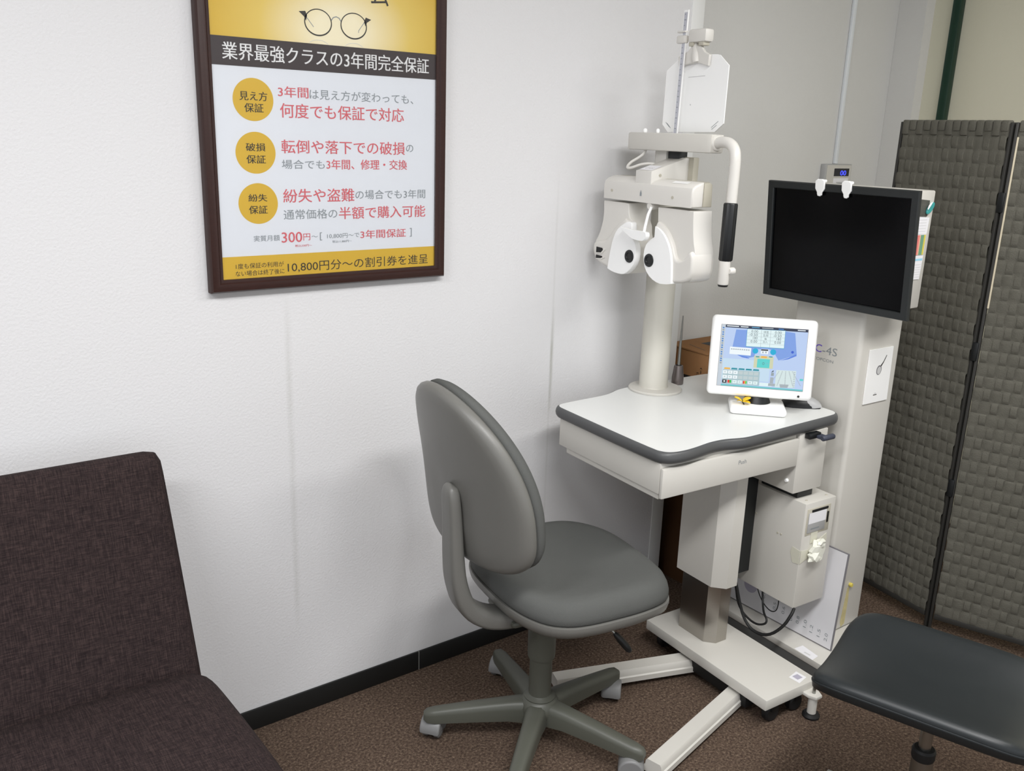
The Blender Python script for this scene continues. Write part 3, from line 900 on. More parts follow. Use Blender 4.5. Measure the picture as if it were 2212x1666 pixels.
single('thin_cord', MB().tube([(0.275, -0.066, 0.2228), (0.272, -0.085, 0.192), (0.27, -0.111, 0.170), (0.27, -0.138, 0.160), (0.27, -0.158, 0.170), (0.27, -0.164, 0.191), (0.27, -0.164, 0.2228)], 0.0018, M['rubber'], 6, 2), 'thin dark cord hanging in a small loop below the printer box', 'cord', (0.27, -0.12, 0.16), T_MAT)

# ------------------------------------------------------------------ column, arm and grip tube
SB = (0.065, 0.262, 0.8205)
stand = thing('instrument_stand', 'cream round post with swing arm and black-gripped tube rising from the table', 'stand', SB, T_MAT)
def spart(name, mb, parent=None, ang=35, fix=True):
    return mb.build(name, parent or stand, SB, ang, fix)
spart('flange', MB().lathe([(0.0, 0.8205), (0.084, 0.8205), (0.085, 0.825), (0.082, 0.828), (0.048, 0.829), (0.0, 0.829)], (0.065, 0.252, 0), M['beige'], 48))
spart('post', MB().lathe([(0.0, 0.829), (0.048, 0.829), (0.0455, 0.833), (0.0455, 1.565), (0.0, 1.565)], (0.065, 0.262, 0), M['post'], 48))
ab = MB()
ab.prism([(-0.062, -0.010), (-0.055, -0.022), (-0.010, -0.022), (-0.008, 0.16), (0.008, 0.205), (0.118, 0.205), (0.118, 0.305), (-0.040, 0.320), (-0.058, 0.315), (-0.063, 0.30)], 2, 1.560, 1.609, M['beige'], 0.005)
for x, y, r in ((-0.045, 0.258, 0.0065), (-0.045, 0.203, 0.005)):
    ab.lathe([(0.0, 1.608), (r * 0.7, 1.608), (r, 1.612), (r, 1.617), (r * 0.6, 1.620), (0.0, 1.621)], (x, y, 0), M['white'], 16)
spart('swing_arm', ab)
tb = MB()
tb.tube([(-0.034, -0.014, 1.586), (-0.036, -0.045, 1.590), (-0.040, -0.075, 1.588), (-0.043, -0.098, 1.572), (-0.045, -0.105, 1.545), (-0.046, -0.106, 1.50), (-0.047, -0.106, 1.425)], 0.0145, M['device'], 20, 2)
tb.lathe([(0.0, -0.004), (0.019, -0.004), (0.021, 0.0), (0.018, 0.006), (0.0, 0.006)], (-0.033, -0.0225, 1.586), M['device'], 24, axis=1)
spart('handle_tube', tb)
gp = MB()
gx, gy = -0.049, -0.107
gp.prism([(gx + 0.0185 * math.cos(t) * (1 if i % 2 else 0.93), gy + 0.0185 * math.sin(t) * (1 if i % 2 else 0.93)) for i, t in enumerate([2 * pi * k / 24 for k in range(24)])], 2, 1.283, 1.437, M['black_plastic'], 0.005)
spart('grip', gp)
ge = MB()
ge.lathe([(0.0, 1.220), (0.0135, 1.220), (0.0150, 1.224), (0.0150, 1.284), (0.0, 1.284)], (gx - 0.001, gy, 0), M['device'], 24)
ge.lathe([(0.0, -0.010), (0.007, -0.010), (0.010, -0.004), (0.010, 0.006), (0.007, 0.010), (0.0, 0.011)], (gx + 0.012, gy - 0.014, 1.258), M['device'], 20, axis=0)
gend = spart('tube_end', ge)
spart('end_cap', MB().lathe([(0.0, 1.215), (0.0125, 1.215), (0.0142, 1.2205), (0.0, 1.2205)], (gx - 0.001, gy, 0), M['rubber'], 24), gend)

# ------------------------------------------------------------------ phoropter
HB = (-0.10, 0.13, 1.21)
pho = thing('phoropter', 'cream phoropter head with two white eyepieces hanging below the swing arm', 'phoropter', HB, T_MAT)
def hpart(name, mb, parent=None, ang=35, fix=True):
    return mb.build(name, parent or pho, HB, ang, fix)
bb = MB()
bb.prism([(-0.140, 1.4195), (-0.141, 1.458), (-0.138, 1.470), (-0.128, 1.478), (-0.110, 1.484), (-0.098, 1.486), (-0.098, 1.4195)], 1, -0.056, 0.3165, M['device'], 0.006, 3)
ho = hpart('housing_bar', bb)
hpart('rear_cover', MB().prism([(-0.097, 1.421), (-0.097, 1.4845), (-0.075, 1.486), (-0.066, 1.480), (-0.063, 1.421)], 1, -0.054, 0.314, M['beige_dark'], 0.005))
for y, z in ((0.276, 1.444), (0.018, 1.442)):
    hpart('screw_cover', MB().lathe([(0.0, -0.0006), (0.0042, -0.0006), (0.0042, 0.0015), (0.0, 0.0015)], (-0.1412, y, z), M['beige_dark'], 16, axis=0), ho)
hpart('centre_mark', MB().prism([(0.1505, 1.437), (0.1445, 1.437), (0.1445, 1.4445), (0.1475, 1.453), (0.1505, 1.4445)], 0, -0.1418, -0.1405, M['ink_grey']), ho)
mb = MB()
Art(mb, (-0.1215, 0.012, 1.4806), (0, -1, 0), (0.018, 0, 0.006), 0.0003).rect(-0.03, -0.004, 0.03, 0.010, M['white'], 1)
hpart('top_label', mb, ho, fix=False)
mt = MB()
mt.prism([(-0.1365, 1.470), (-0.1365, 1.5055), (-0.100, 1.516), (-0.010, 1.543), (0.012, 1.543), (0.012, 1.470)], 1, 0.114, 0.181, M['device'], 0.003)
mt.lathe([(0.0, -0.002), (0.004, -0.002), (0.004, 0.001), (0.0, 0.001)], (-0.105, 0.1135, 1.495), M['beige_dark'], 14, axis=1)
mo = hpart('mounting_block', mt)
mb = MB()
q = Art(mb, (-0.118, 0.148, 1.5117), (0, -1, 0), (0.958, 0, 0.287), 0.0003)
q.rect(-0.027, -0.012, 0.027, 0.028, M['note'], 0)
q.text('CAN', -0.016, -0.002, 0.016, 0.010, M['ink_pale'], 1)
hpart('block_label', mb, mo, fix=False)
cg = MB()
cg.box((-0.028, 0.180, 1.50), (-0.010, 0.226, 1.562), M['device'], 0.003)
cg.box((-0.022, 0.132, 1.50), (0.010, 0.178, 1.5605), M['bezel'], 0.002)
cg.box((0.000, 0.095, 1.455), (0.022, 0.200, 1.545), M['beige_dark'], 0.003)
hpart('hanger_rail', cg)
hpart('head_cable', MB().tube([(-0.045, 0.250, 1.561), (-0.05, 0.252, 1.548), (-0.062, 0.262, 1.536), (-0.080, 0.272, 1.524), (-0.098, 0.268, 1.509), (-0.100, 0.246, 1.508), (-0.085, 0.222, 1.520), (-0.070, 0.198, 1.524), (-0.060, 0.181, 1.521)], 0.0042, M['device'], 10, 2))
def module(side, outline, lobe, plate, eye):
    m = MB()
    m.prism(outline, 0, -0.132, -0.064, M['device'], 0.005, 3)
    lobe = [(y - 0.004, z + 0.001) for y, z in lobe]
    plate = [(y - 0.011, z + 0.002) for y, z in plate]
    eye = (eye[0] - 0.011, eye[1] + 0.002)
    m.prism(lobe, 0, -0.1445, -0.0665, M['device'], 0.009, 4)
    mo_ = hpart('lens_module', m)
    p = MB()
    p.prism(plate, 0, -0.152, -0.1325, M['white'], 0.003, 3)
    po = hpart('face_shield', p, mo_)
    e = MB()
    e.lathe([(0.0, -0.1526), (0.0095, -0.1526), (0.0105, -0.1545), (0.0135, -0.1560), (0.0175, -0.1550), (0.0190, -0.1510), (0.0, -0.1510)], (0, eye[0], eye[1]), M['black_plastic'], 40, axis=0)
    e.lathe([(0.0, -0.1530), (0.0096, -0.1530), (0.0096, -0.1524), (0.0, -0.1524)], (0, eye[0], eye[1]), M['lens'], 32, axis=0)
    hpart('eyepiece', e, mo_)
    return mo_
RO = chaikin([(.081, 1.412), (.0815, 1.409), (.0775, 1.362), (.077, 1.355), (.079, 1.331), (.097, 1.321), (.112, 1.300), (.117, 1.268), (.106, 1.238), (.081, 1.217), (.048, 1.207), (.0, 1.212), (-.058, 1.221), (-.078, 1.240), (-.078, 1.300), (-.066, 1.335), (-.060, 1.380), (-.058, 1.409), (-.057, 1.412)], 1)
RL = chaikin([(.077, 1.374), (.055, 1.366), (.029, 1.348), (.006, 1.318), (-.006, 1.288), (-.013, 1.278), (-.030, 1.277), (-.047, 1.287), (-.058, 1.304), (-.068, 1.307), (-.077, 1.288), (-.076, 1.243), (-.057, 1.223), (.0, 1.214), (.048, 1.211), (.080, 1.221), (.100, 1.245), (.104, 1.270), (.092, 1.310), (.079, 1.330)], 1)
RP = chaikin([(.077, 1.359), (.076, 1.359), (.056, 1.351), (.036, 1.336), (.016, 1.310), (.004, 1.277), (.000, 1.240), (-.002, 1.212), (-.001, 1.211), (.020, 1.207), (.048, 1.205), (.081, 1.215), (.106, 1.236), (.118, 1.268), (.113, 1.301), (.097, 1.319), (.078, 1.329), (.077, 1.331)], 1)
rm = module('r', RO, RL, RP, (0.092, 1.2635))
LO = chaikin([(.207, 1.412), (.2065, 1.409), (.203, 1.374), (.178, 1.359), (.172, 1.316), (.153, 1.299), (.148, 1.263), (.161, 1.232), (.190, 1.211), (.213, 1.208), (.275, 1.216), (.320, 1.224), (.341, 1.238), (.352, 1.262), (.352, 1.287), (.335, 1.310), (.322, 1.345), (.318, 1.375), (.3205, 1.409), (.320, 1.412)], 1)
LL = chaikin([(.204, 1.373), (.232, 1.357), (.258, 1.336), (.279, 1.311), (.300, 1.296), (.325, 1.292), (.345, 1.287), (.352, 1.275), (.351, 1.258), (.340, 1.239), (.320, 1.226), (.275, 1.218), (.213, 1.212), (.175, 1.225), (.158, 1.263), (.165, 1.300), (.180, 1.340)], 1)
LP = chaikin([(.192, 1.362), (.218, 1.350), (.243, 1.331), (.258, 1.300), (.264, 1.275), (.270, 1.246), (.274, 1.217), (.273, 1.215), (.249, 1.209), (.213, 1.207), (.191, 1.211), (.163, 1.234), (.149, 1.263), (.153, 1.299), (.172, 1.318), (.1755, 1.355), (.178, 1.359)], 1)
lm_ = module('l', LO, LL, LP, (0.177, 1.264))
sl = MB()
for z0, z1 in ((1.2575, 1.2745), (1.2405, 1.2505)):
    sl.prism([(.327, z0), (.327, z1), (.300, z1 - 0.001), (.297, z1 - 0.006), (.304, z0 + 0.002)], 0, -0.1460, -0.1440, M['rubber'])
    sl.prism([(.327, z0 - 0.0025), (.327, z0), (.304, z0 + 0.002), (.290, z1 - 0.002), (.284, z1 - 0.004), (.300, z0 - 0.002)], 0, -0.1468, -0.1440, M['device'], 0.0006)
hpart('vent_slot', sl, lm_)
fr = MB()
fr.tube([(-0.112, 0.111, 1.421), (-0.142, 0.105, 1.405), (-0.170, 0.090, 1.345), (-0.170, 0.088, 1.336)], 0.0042, M['white'], 12, 1)
fr.lathe([(0.0, -0.010), (0.009, -0.010), (0.011, 0.0), (0.009, 0.02), (0.0, 0.02)], (-0.128, 0.112, 1.412), M['device'], 20, axis=0)
fo = hpart('forehead_rest', fr)
hpart('rest_pad', MB().prism([(y - 0.032, z + 0.004) for y, z in chaikin([(.214, 1.344), (.211, 1.345), (.170, 1.341), (.107, 1.342), (.102, 1.336), (.102, 1.328), (.110, 1.318), (.121, 1.315), (.150, 1.316), (.168, 1.320), (.192, 1.331)], 2)], 0, -0.180, -0.166, M['white'], 0.003, 3), fo)
# near-point rod with folded-up reading card
rd = MB()
rd.loft([[(0.003, y + 0.0085, z), (0.0065, y + 0.0085, z), (0.0065, y - 0.0085, z), (0.003, y - 0.0085, z)] for y, z in ((0.188, 1.45), (0.1765, 1.90), (0.1755, 1.938))], M['white'])
ra = Art(rd, (0.0029, 0.188, 1.45), (0, -1, 0), (0, -0.0256, 1), 0.0003)
ra.rect(-0.0060, 0.0, 0.0060, 0.482, M['ruler'], 1)
for k in range(33):
    ra.rect(-0.004, 0.012 + k * 0.0145, 0.003 if k % 2 else 0.0, 0.0138 + k * 0.0145, M['ink_grey'], 2)
hpart('near_point_rod', rd, fix=False)
ch = MB()
ch.box((-0.003, 0.168, 1.879), (0.010, 0.200, 1.884), M['device'], 0.0015)
ch.box((-0.003, 0.166, 1.851), (0.012, 0.202, 1.872), M['device'], 0.004)
ch.box((0.0, 0.090, 1.851), (0.034, 0.160, 1.886), M['device'], 0.007)
ch.box((0.004, 0.100, 1.842), (0.028, 0.120, 1.853), M['beige_dark'], 0.002)
ch.box((0.004, 0.140, 1.842), (0.028, 0.158, 1.853), M['beige_dark'], 0.002)
ch.tube([(0.018, 0.145, 1.852), (0.016, 0.140, 1.835), (0.013, 0.133, 1.815), (0.013, 0.130, 1.800)], [0.008, 0.010, 0.012, 0.012], M['device'], 14, 1)
ch.prism([(.197, 1.789), (.170, 1.795), (.125, 1.799), (.082, 1.789), (.080, 1.818), (.100, 1.826), (.115, 1.842), (.148, 1.846), (.165, 1.830), (.202, 1.817)], 0, 0.010, 0.020, M['device'], 0.002)
hpart('card_holder', ch)
cc = MB()
card = [(.259, 1.783), (.206, 1.815), (.080, 1.819), (.060, 1.818), (.050, 1.816), (.014, 1.788), (.015, 1.638), (.046, 1.615), (.236, 1.612), (.261, 1.634)]
cc.prism(card, 0, 0.0215, 0.0245, M['white'], 0.0006)
ca = Art(cc, (0.0213, 0, 0), (0, -1, 0), (0, 0, 1), 0.0003)
for a, b in (((.246, 1.640), (.228, 1.626)), ((.240, 1.637), (.224, 1.624)), ((.060, 1.627), (.035, 1.644)), ((.058, 1.622), (.040, 1.634))):
    ca.stroke([(-a[0], a[1]), (-b[0], b[1])], 0.0014, M['ink_grey'], 1)
ca.stroke([(-.166, 1.762), (-.100, 1.764)], 0.0016, M['ink_pale'], 1)
ca.stroke([(-.150, 1.690), (-.149, 1.686)], 0.0016, M['ink_grey'], 1)
hpart('reading_card', cc, fix=False)

# ------------------------------------------------------------------ control monitor on the table
MBASE = (0.184, -0.066, 0.8205)
MROT = math.radians(-43)
mon = thing('touch_monitor', 'small white touch monitor showing a blue program, on the table', 'monitor', MBASE, T_MAT, MROT)
# local: x to the right of the screen, y away from the viewer
fb = MB()
fb.box((-0.081, -0.060, 0.0), (0.081, 0.060, 0.024), M['white'], 0.010, 3)
mon_base = fb.build('monitor_foot', mon)
nk = MB()
nk.lathe([(0.0, 0.0235), (0.040, 0.0235), (0.036, 0.034), (0.026, 0.060), (0.0, 0.060)], (0.0, 0.018, 0), M['black_plastic'], 28)
nk.box((-0.025, 0.012, 0.05), (0.025, 0.035, 0.14), M['black_plastic'], 0.006)
nk.build('monitor_neck', mon)
TILT = Matrix.Translation((0, -0.020, 0.046)) @ Matrix.Rotation(math.radians(-9), 4, 'X')
MW, MH = 0.301, 0.236
fm = MB()
fm.box((-MW / 2, -0.004, 0.0), (MW / 2, 0.034, MH), M['white'], 0.013, 4, TILT)
fm.box((-MW / 2 + 0.026, -0.0052, 0.027), (MW / 2 - 0.027, -0.0035, MH - 0.026), M['silver_plastic'], 0.0004, 1, TILT)
hs = fm.build('monitor_housing', mon)
MB().lathe([(0.0, -0.0047), (0.0035, -0.0047), (0.0035, -0.003), (0.0, -0.003)], (0.112, 0.0, 0.012), M['bezel'], 14, axis=1, mat4=TILT).build('power_button', mon)
scr = MB()
SX0, SX1, SZ0, SZ1 = -MW / 2 + 0.0275, MW / 2 - 0.0285, 0.0285, MH - 0.0275
A3 = TILT.to_3x3()
ui = Art(scr, TILT @ Vector((SX0, -0.0055, SZ0)), A3 @ Vector((1, 0, 0)), A3 @ Vector((0, 0, 1)), 0.00018)
SW, SH = SX1 - SX0, SZ1 - SZ0
def g(x, y):
    """drawing grid of the program window (1155 wide, 813 high, sheared a little) to screen metres"""
    u = v = 0.5
    for _ in range(4):
        u = (x - (345 - 37 * (1 - v))) / (1155 + 19 * (1 - v))
        v = 1 - (y - (262 + 63 * u)) / (813 + 2 * u)
    return (u * SW, v * SH)
def gp_(pts, m, k=1):
    ui.poly([g(*p) for p in pts][::-1] if False else [g(*p) for p in pts], UI[m], k)
ui.rect(0, 0, SW, SH, UI['bg'], 0)
ui.rect(SW * 0.045, 0.02, SW * 0.60, SH * 0.45, UI['bg2'], 0.5)
gp_([(540, 330), (500, 560), (570, 665), (700, 712), (800, 690), (830, 590), (1010, 590), (1080, 655), (1130, 735), (1370, 660), (1330, 370), (1200, 350)], 'blue', 1)
gp_([(570, 668), (640, 700), (740, 716), (700, 692)], 'blue2', 2)
gp_([(1150, 735), (1260, 718), (1370, 672), (1360, 650), (1260, 700)], 'blue2', 2)
ui.rect(0, 0, SW * 0.045, SH, UI['strip'], 2)
for k in range(17):
    c = UI['icon'] if k % 3 else UI['mark']
    ui.rect(SW * 0.012, SH * (0.36 + k * 0.036), SW * 0.032, SH * (0.36 + k * 0.036 + 0.022), c, 3)
ui.rect(SW * 0.045, SH * 0.957, SW, SH, UI['bar'], 2)
for a, b, c in ((0.06, 0.20, 'white'), (0.22, 0.31, 'white'), (0.35, 0.44, 'edge'), (0.47, 0.60, 'shade'), (0.66, 0.72, 'icon'), (0.88, 0.97, 'white')):
    ui.rect(SW * a, SH * 0.974, SW * b, SH * 0.988, UI[c], 3)
gp_([(678, 558), (1197, 582), (1203, 338), (686, 318)], 'edge', 3)
gp_([(684, 550), (1192, 573), (1197, 342), (691, 322)], 'panel', 4)
for y in (0, 1, 2, 3):
    gp_([(687, 371 + y * 44), (1195, 391 + y * 46), (1195, 394 + y * 46), (687, 374 + y * 44)], 'shade', 5)
for x in (875, 998):
    gp_([(x, 560), (x + 4, 560), (x + 10, 332), (x + 6, 332)], 'shade', 5)
for s, x0, y0, x1, y1 in (('0.00', 745, 366, 835, 338), ('球面', 908, 376, 978, 346), ('0.00', 1060, 380, 1150, 352), ('-0.50', 720, 410, 832, 382), ('乱視', 905, 420, 975, 390), ('-0.50', 1040, 424, 1150, 396),
                          ('180', 770, 455, 832, 427), ('軸', 925, 465, 955, 437), ('180', 1085, 468, 1148, 440), ('0.00', 740, 499, 830, 471), ('加入', 905, 506, 970, 478), ('0.00', 1060, 512, 1148, 484)):
    p, q_ = g(x0, y0), g(x1, y1)
    ui.text(s, p[0], p[1], q_[0], q_[1], UI['ink'], 6)
gp_([(462, 655), (752, 676), (757, 575), (467, 558)], 'white', 3)
for k in range(9):
    x = 480 + k * 29
    gp_([(x, 595 + k * 1.6), (x + 20, 597 + k * 1.6), (x + 22, 583 + k * 1.6), (x + 2, 581 + k * 1.6)], 'shade', 4)
for x, y, r, m in ((813, 612, 38, 'cyan'), (1053, 625, 40, 'cyan'), (1311, 623, 18, 'dot')):
    p = g(x, y)
    rr = r / 1155 * SW
    ui.disc(p[0], p[1], rr, rr, UI[m], 4, 32)
gp_([(885, 648), (985, 654), (990, 588), (890, 584)], 'white', 3)
gp_([(889, 606), (984, 610), (985, 592), (890, 588)], 'black', 4)
for x in (905, 945):
    gp_([(x, 640), (x + 20, 641), (x + 21, 618), (x + 1, 617)], 'shade', 4)
gp_([(797, 835), (1060, 848), (1064, 686), (803, 672)], 'tan', 4)
gp_([(842, 832), (1012, 840), (1017, 722), (847, 714)], 'teal', 5)
gp_([(893, 702), (972, 706), (975, 682), (896, 678)], 'orange', 5)
for x in (822, 1000):
    gp_([(x, 694), (x + 48, 697), (x + 49, 684), (x + 1, 681)], 'tealtab', 5)
p, q_ = g(915, 795), g(945, 762)
ui.text('O', p[0], p[1], q_[0], q_[1], UI['ink'], 6)
gp_([(960, 782), (1005, 784), (1005, 770), (961, 768)], 'tealbar', 6)
for k, m in enumerate(('orange', 'tealtab', 'tealtab', 'tealtab', 'tealtab')):
    x = 395 + k * 99
    gp_([(x, 858 + k * 4.5), (x + 88, 862 + k * 4.5), (x + 84, 840 + k * 4.5), (x + 10, 836 + k * 4.5)], m, 3)
gp_([(372, 1055), (885, 1078), (890, 888), (385, 864)], 'grid', 3)
for r_ in range(3):
    for k in range(7):
        x, y = 384 + k * 71 - r_ * 3, 873 + r_ * 62 + k * 3.4
        m = 'white' if (r_ < 2 and k < 3) else ('black' if (r_ == 2 and k == 0) else ('panel' if r_ == 2 else 'cell'))
        gp_([(x, y + 44), (x + 60, y + 46), (x + 62, y + 4), (x + 2, y + 1)], m, 4)
        if r_ == 2 and k in (1, 4):
            gp_([(x + 2, y + 42), (x + 30, y + 43), (x + 31, y + 4), (x + 3, y + 2)], 'red', 5)
            gp_([(x + 30, y + 43), (x + 56, y + 44), (x + 57, y + 5), (x + 31, y + 4)], 'green', 5)
            if k == 4:
                gp_([(x + 22, y + 42), (x + 38, y + 43), (x + 39, y + 5), (x + 23, y + 4)], 'orange', 6)
        elif m in ('white', 'panel'):
            gp_([(x + 16, y + 30), (x + 40, y + 31), (x + 41, y + 17), (x + 17, y + 16)], 'cell', 5)
        elif m == 'black':
            gp_([(x + 18, y + 32), (x + 42, y + 33), (x + 43, y + 15), (x + 19, y + 14)], 'white', 5)
gp_([(890, 1078), (1060, 1085), (1060, 1040), (892, 1032)], 'panel', 2)
gp_([(1102, 1092), (1372, 1098), (1380, 872), (1112, 862)], 'chart', 3)
for k in range(5):
    for j in range(14):
        x = 1140 + k * 46 + (2 - k) * j * -4.5
        y = 880 + j * 14
        gp_([(x, y + 7), (x + 12, y + 8), (x + 12, y), (x, y - 1)], 'shade', 4)
for k in range(9):
    gp_([(1345, 895 + k * 24), (1370, 896 + k * 24), (1370, 888 + k * 24), (1345, 887 + k * 24)], 'shade', 4)
gp_([(1175, 1096), (1275, 1098), (1290, 1055), (1165, 1050)], 'shade', 5)
gp_([(1042, 940), (1080, 942), (1082, 900), (1044, 898)], 'mark', 3)
gp_([(1040, 895), (1072, 890), (1078, 868), (1066, 868)], 'ink', 3)
gp_([(1032, 1040), (1076, 1042), (1080, 962), (1036, 960)], 'shade', 3)
gp_([(1010, 1076), (1104, 1080), (1106, 1046), (1014, 1040)], 'shade', 3)
gp_([(1432, 1000), (1478, 1003), (1480, 978), (1434, 975)], 'teal', 3)
ui.rect(SW * 0.045, 0, SW, SH * 0.026, UI['tealbar'], 6)
scr.build('display', mon, fix=False)

# yellow petals clipped to the foot
yl = MB()
F4 = T_MAT @ Vector((0.128, -0.045, 0))
def petal(mb, c, dir_, ln, w, m):
    c, d = Vector(c), Vector(dir_).normalized()
    sd = d.cross(Vector((0, 0, 1))).normalized()
    up_ = sd.cross(d)
    rings = []
    for t, k in ((0.0, 0.25), (0.25, 0.8), (0.55, 1.0), (0.85, 0.7), (1.0, 0.15)):
        ctr = c + d * (ln * t) + up_ * (0.003 * math.sin(t * pi))
        rings.append([ctr + sd * (w * k * math.cos(a)) + up_ * (0.0016 * math.sin(a)) for a in [2 * pi * i / 10 for i in range(10)]])
    mb.loft(rings, m)
MC = Matrix.Translation((T_MAT @ Vector((MBASE[0], MBASE[1], 0.8205)))) @ Matrix.Rotation(MROT + T_ROT, 4, 'Z')
fc = MC @ Vector((-0.046, -0.030, 0.0335))
petal(yl, fc, (-0.5, 0.5, 0.35), 0.026, 0.013, M['yellow_bright'])
petal(yl, fc, (-0.2, 0.75, -0.10), 0.016, 0.006, M['yellow_bright'])
petal(yl, fc, (0.55, -0.35, 0.30), 0.027, 0.014, M['yellow_bright'])
petal(yl, fc, (0.5, -0.7, -0.10), 0.024, 0.013, M['yellow_bright'])
yl.tube([fc + Vector((0, 0, 0.004)), fc + Vector((-0.003, -0.004, -0.002)), fc + Vector((0.002, -0.006, -0.0085))], 0.0016, M['rubber'], 8, 1)
single('flower_ornament', yl, 'tiny yellow artificial flower lying on the foot of the white monitor', 'ornament', tuple(fc - Vector((0, 0, 0.006))))

# mouse behind the monitor
MSB = (0.352, -0.098, 0.8205)
mouse = thing('computer_mouse', 'black and white mouse lying beside the monitor near the table end', 'mouse', MSB, T_MAT, math.radians(-38))
def mring(x, w, h, z0=0.0):
    return [(x, w * math.cos(a), z0 + max(0, h * math.sin(a))) for a in [pi * i / 12 for i in range(13)]]
MB().loft([mring(-0.066, 0.010, 0.006), mring(-0.060, 0.022, 0.016), mring(-0.035, 0.030, 0.028), mring(0.0, 0.031, 0.033), mring(0.030, 0.029, 0.024), mring(0.045, 0.026, 0.012), mring(0.050, 0.020, 0.004)], M['black_plastic']).build('mouse_body', mouse, ang=60)
MB().loft([mring(-0.008, 0.024, 0.0345, 0.0015), mring(0.010, 0.029, 0.0325, 0.0015), mring(0.030, 0.0295, 0.0245, 0.002), mring(0.047, 0.027, 0.013, 0.004), mring(0.053, 0.020, 0.006, 0.004)], M['silver_plastic']).build('mouse_buttons', mouse, ang=60)

# pointer stick in its holder beside the post
PS = (0.176, 0.268, 0.8205)
ptr = thing('pointer_stick', 'slim metal pointer standing in a pewter holder beside the round post', 'pointer', PS, T_MAT)
MB().lathe([(0.0, 0.0), (0.0185, 0.0), (0.0195, 0.003), (0.0192, 0.022), (0.0150, 0.058), (0.0140, 0.062), (0.0105, 0.063), (0.0100, 0.052), (0.0, 0.052)], (0, 0, 0), M['pewter'], 32).build('pointer_holder', ptr)
MB().tube([(0, 0, 0.0525), (0.000, 0.000, 0.12), (0.0, -0.001, 0.227)], [0.0052, 0.0044, 0.0019], M['steel'], 12).build('pointer_rod', ptr)

# ------------------------------------------------------------------ chart cabinet with monitor
CX = (2.44, -0.50, 0)
cab = thing('chart_cabinet', 'tall pale vision chart cabinet behind the test table, by the woven screen', 'cabinet', CX)
def cpart(name, mb, parent=None, ang=35, fix=True):
    return mb.build(name, parent or cab, CX, ang, fix)
cpart('cabinet_body', MB().box((2.360, -0.646, 0.0565), (2.575, -0.405, 1.140), M['beige'], 0.014, 4))
pl = MB()
POLY = [(2.590, -0.648), (2.236, -0.762), (2.262, -0.250), (2.590, -0.250)]
pl.prism(POLY, 2, 0.034, 0.0560, M['beige'], 0.002)
plo = cpart('plinth', pl)
cpart('plinth_skirt', MB().prism([(2.586, -0.645), (2.2385, -0.757), (2.2645, -0.252), (2.586, -0.252)], 2, 0.0, 0.0338, M['plinth_dark']), plo)
mb = MB()
ar = Art(mb, (0, 0, 0.0562), (1, 0, 0), (0, 1, 0), 0.0002)
ar.poly([(2.246, -0.633), (2.284, -0.637), (2.272, -0.702), (2.238, -0.706)], M['note'], 0)
ar.rect(2.252, -0.686, 2.258, -0.664, M['ink_pale'], 1)
cpart('plinth_sticker', mb, plo, fix=False)
mb = MB()
ar = Art(mb, (2.3598, 0, 0), (0, -1, 0), (0, 0, 1), 0.0003)
ar.text('MC', 0.468, 0.980, 0.518, 1.004, M['logo_violet'], 1)
ar.text('-4S', 0.521, 0.978, 0.572, 1.002, M['ink_grey'], 1)
ar.text('TOPCON', 0.492, 0.955, 0.563, 0.964, M['ink_grey'], 1)
cpart('logo', mb, fix=False)
cpart('upper_case', MB().box((2.350, -0.721, 1.1405), (2.507, -0.370, 1.477), M['beige'], 0.005))
st = MB()
st.prism([(2.477, 0.208), (2.487, 0.206), (2.490, 0.160), (2.487, 0.075), (2.470, 0.066), (2.462, 0.085), (2.470, 0.150)], 1, -0.6468, -0.6460, M['stain'])
cpart('glue_stain', st)
cpart('foam_knob', MB().lathe([(0.0, -0.656), (0.006, -0.656), (0.0075, -0.652), (0.006, -0.6455), (0.0, -0.6455)], (2.487, 0, 0.2165), M['yellow'], 14, axis=1))

TV = (2.318, -0.565, 1.14)
TILT_TV = math.radians(-5)
tv = thing('wall_monitor', 'large black switched-off monitor mounted on the front of the cabinet', 'monitor', TV)
tv.rotation_euler = (0, TILT_TV, 0)      # leans a little forward
def vpart(name, mb, parent=None, ang=35, fix=True):
    return mb.build(name, parent or tv, TV, ang, fix)
bz = MB()
y0, y1, z0, z1, bw = -0.812, -0.330, 1.139, 1.487, 0.021
fr_ = [(0, -0.0), (0, 0.0), ]
vs, fs = [], []
for d, x in ((0.0, 2.304), (0.0, 2.293), (0.002, 2.290), (bw - 0.002, 2.290), (bw, 2.2925), (bw, 2.300)):
    vs += [(x, y0 + d, z0 + d), (x, y1 - d, z0 + d), (x, y1 - d, z1 - d), (x, y0 + d, z1 - d)]
for i in range(5):
    for k in range(4):
        fs.append([i * 4 + k, i * 4 + (k + 1) % 4, (i + 1) * 4 + (k + 1) % 4, (i + 1) * 4 + k])
fs.append([0, 1, 2, 3])
bz.raw(vs, fs, M['bezel'])
vpart('bezel', bz)
vpart('panel', MB().box((2.2985, y0 + bw, z0 + bw), (2.3020, y1 - bw, z1 - bw), M['screen_off']))
vpart('bracket', MB().box((2.3045, -0.66, 1.20), (2.353, -0.44, 1.42), M['black_plastic'], 0.004))
def hook(y):
    mb = MB()
    mb.prism([(y - 0.0150, 1.489), (y - 0.0155, 1.468), (y - 0.008, 1.457), (y - 0.0075, 1.450), (y - 0.003, 1.4465), (y + 0.005, 1.4475), (y + 0.0075, 1.453), (y + 0.008, 1.458), (y + 0.0145, 1.468), (y + 0.0150, 1.489), (y + 0.008, 1.4945), (y - 0.008, 1.4945)], 0, 2.2830, 2.2897, M['white'], 0.002)
    mb.box((2.2832, y - 0.0125, 1.4838), (2.302, y + 0.0125, 1.4925), M['white'], 0.003)
    return mb
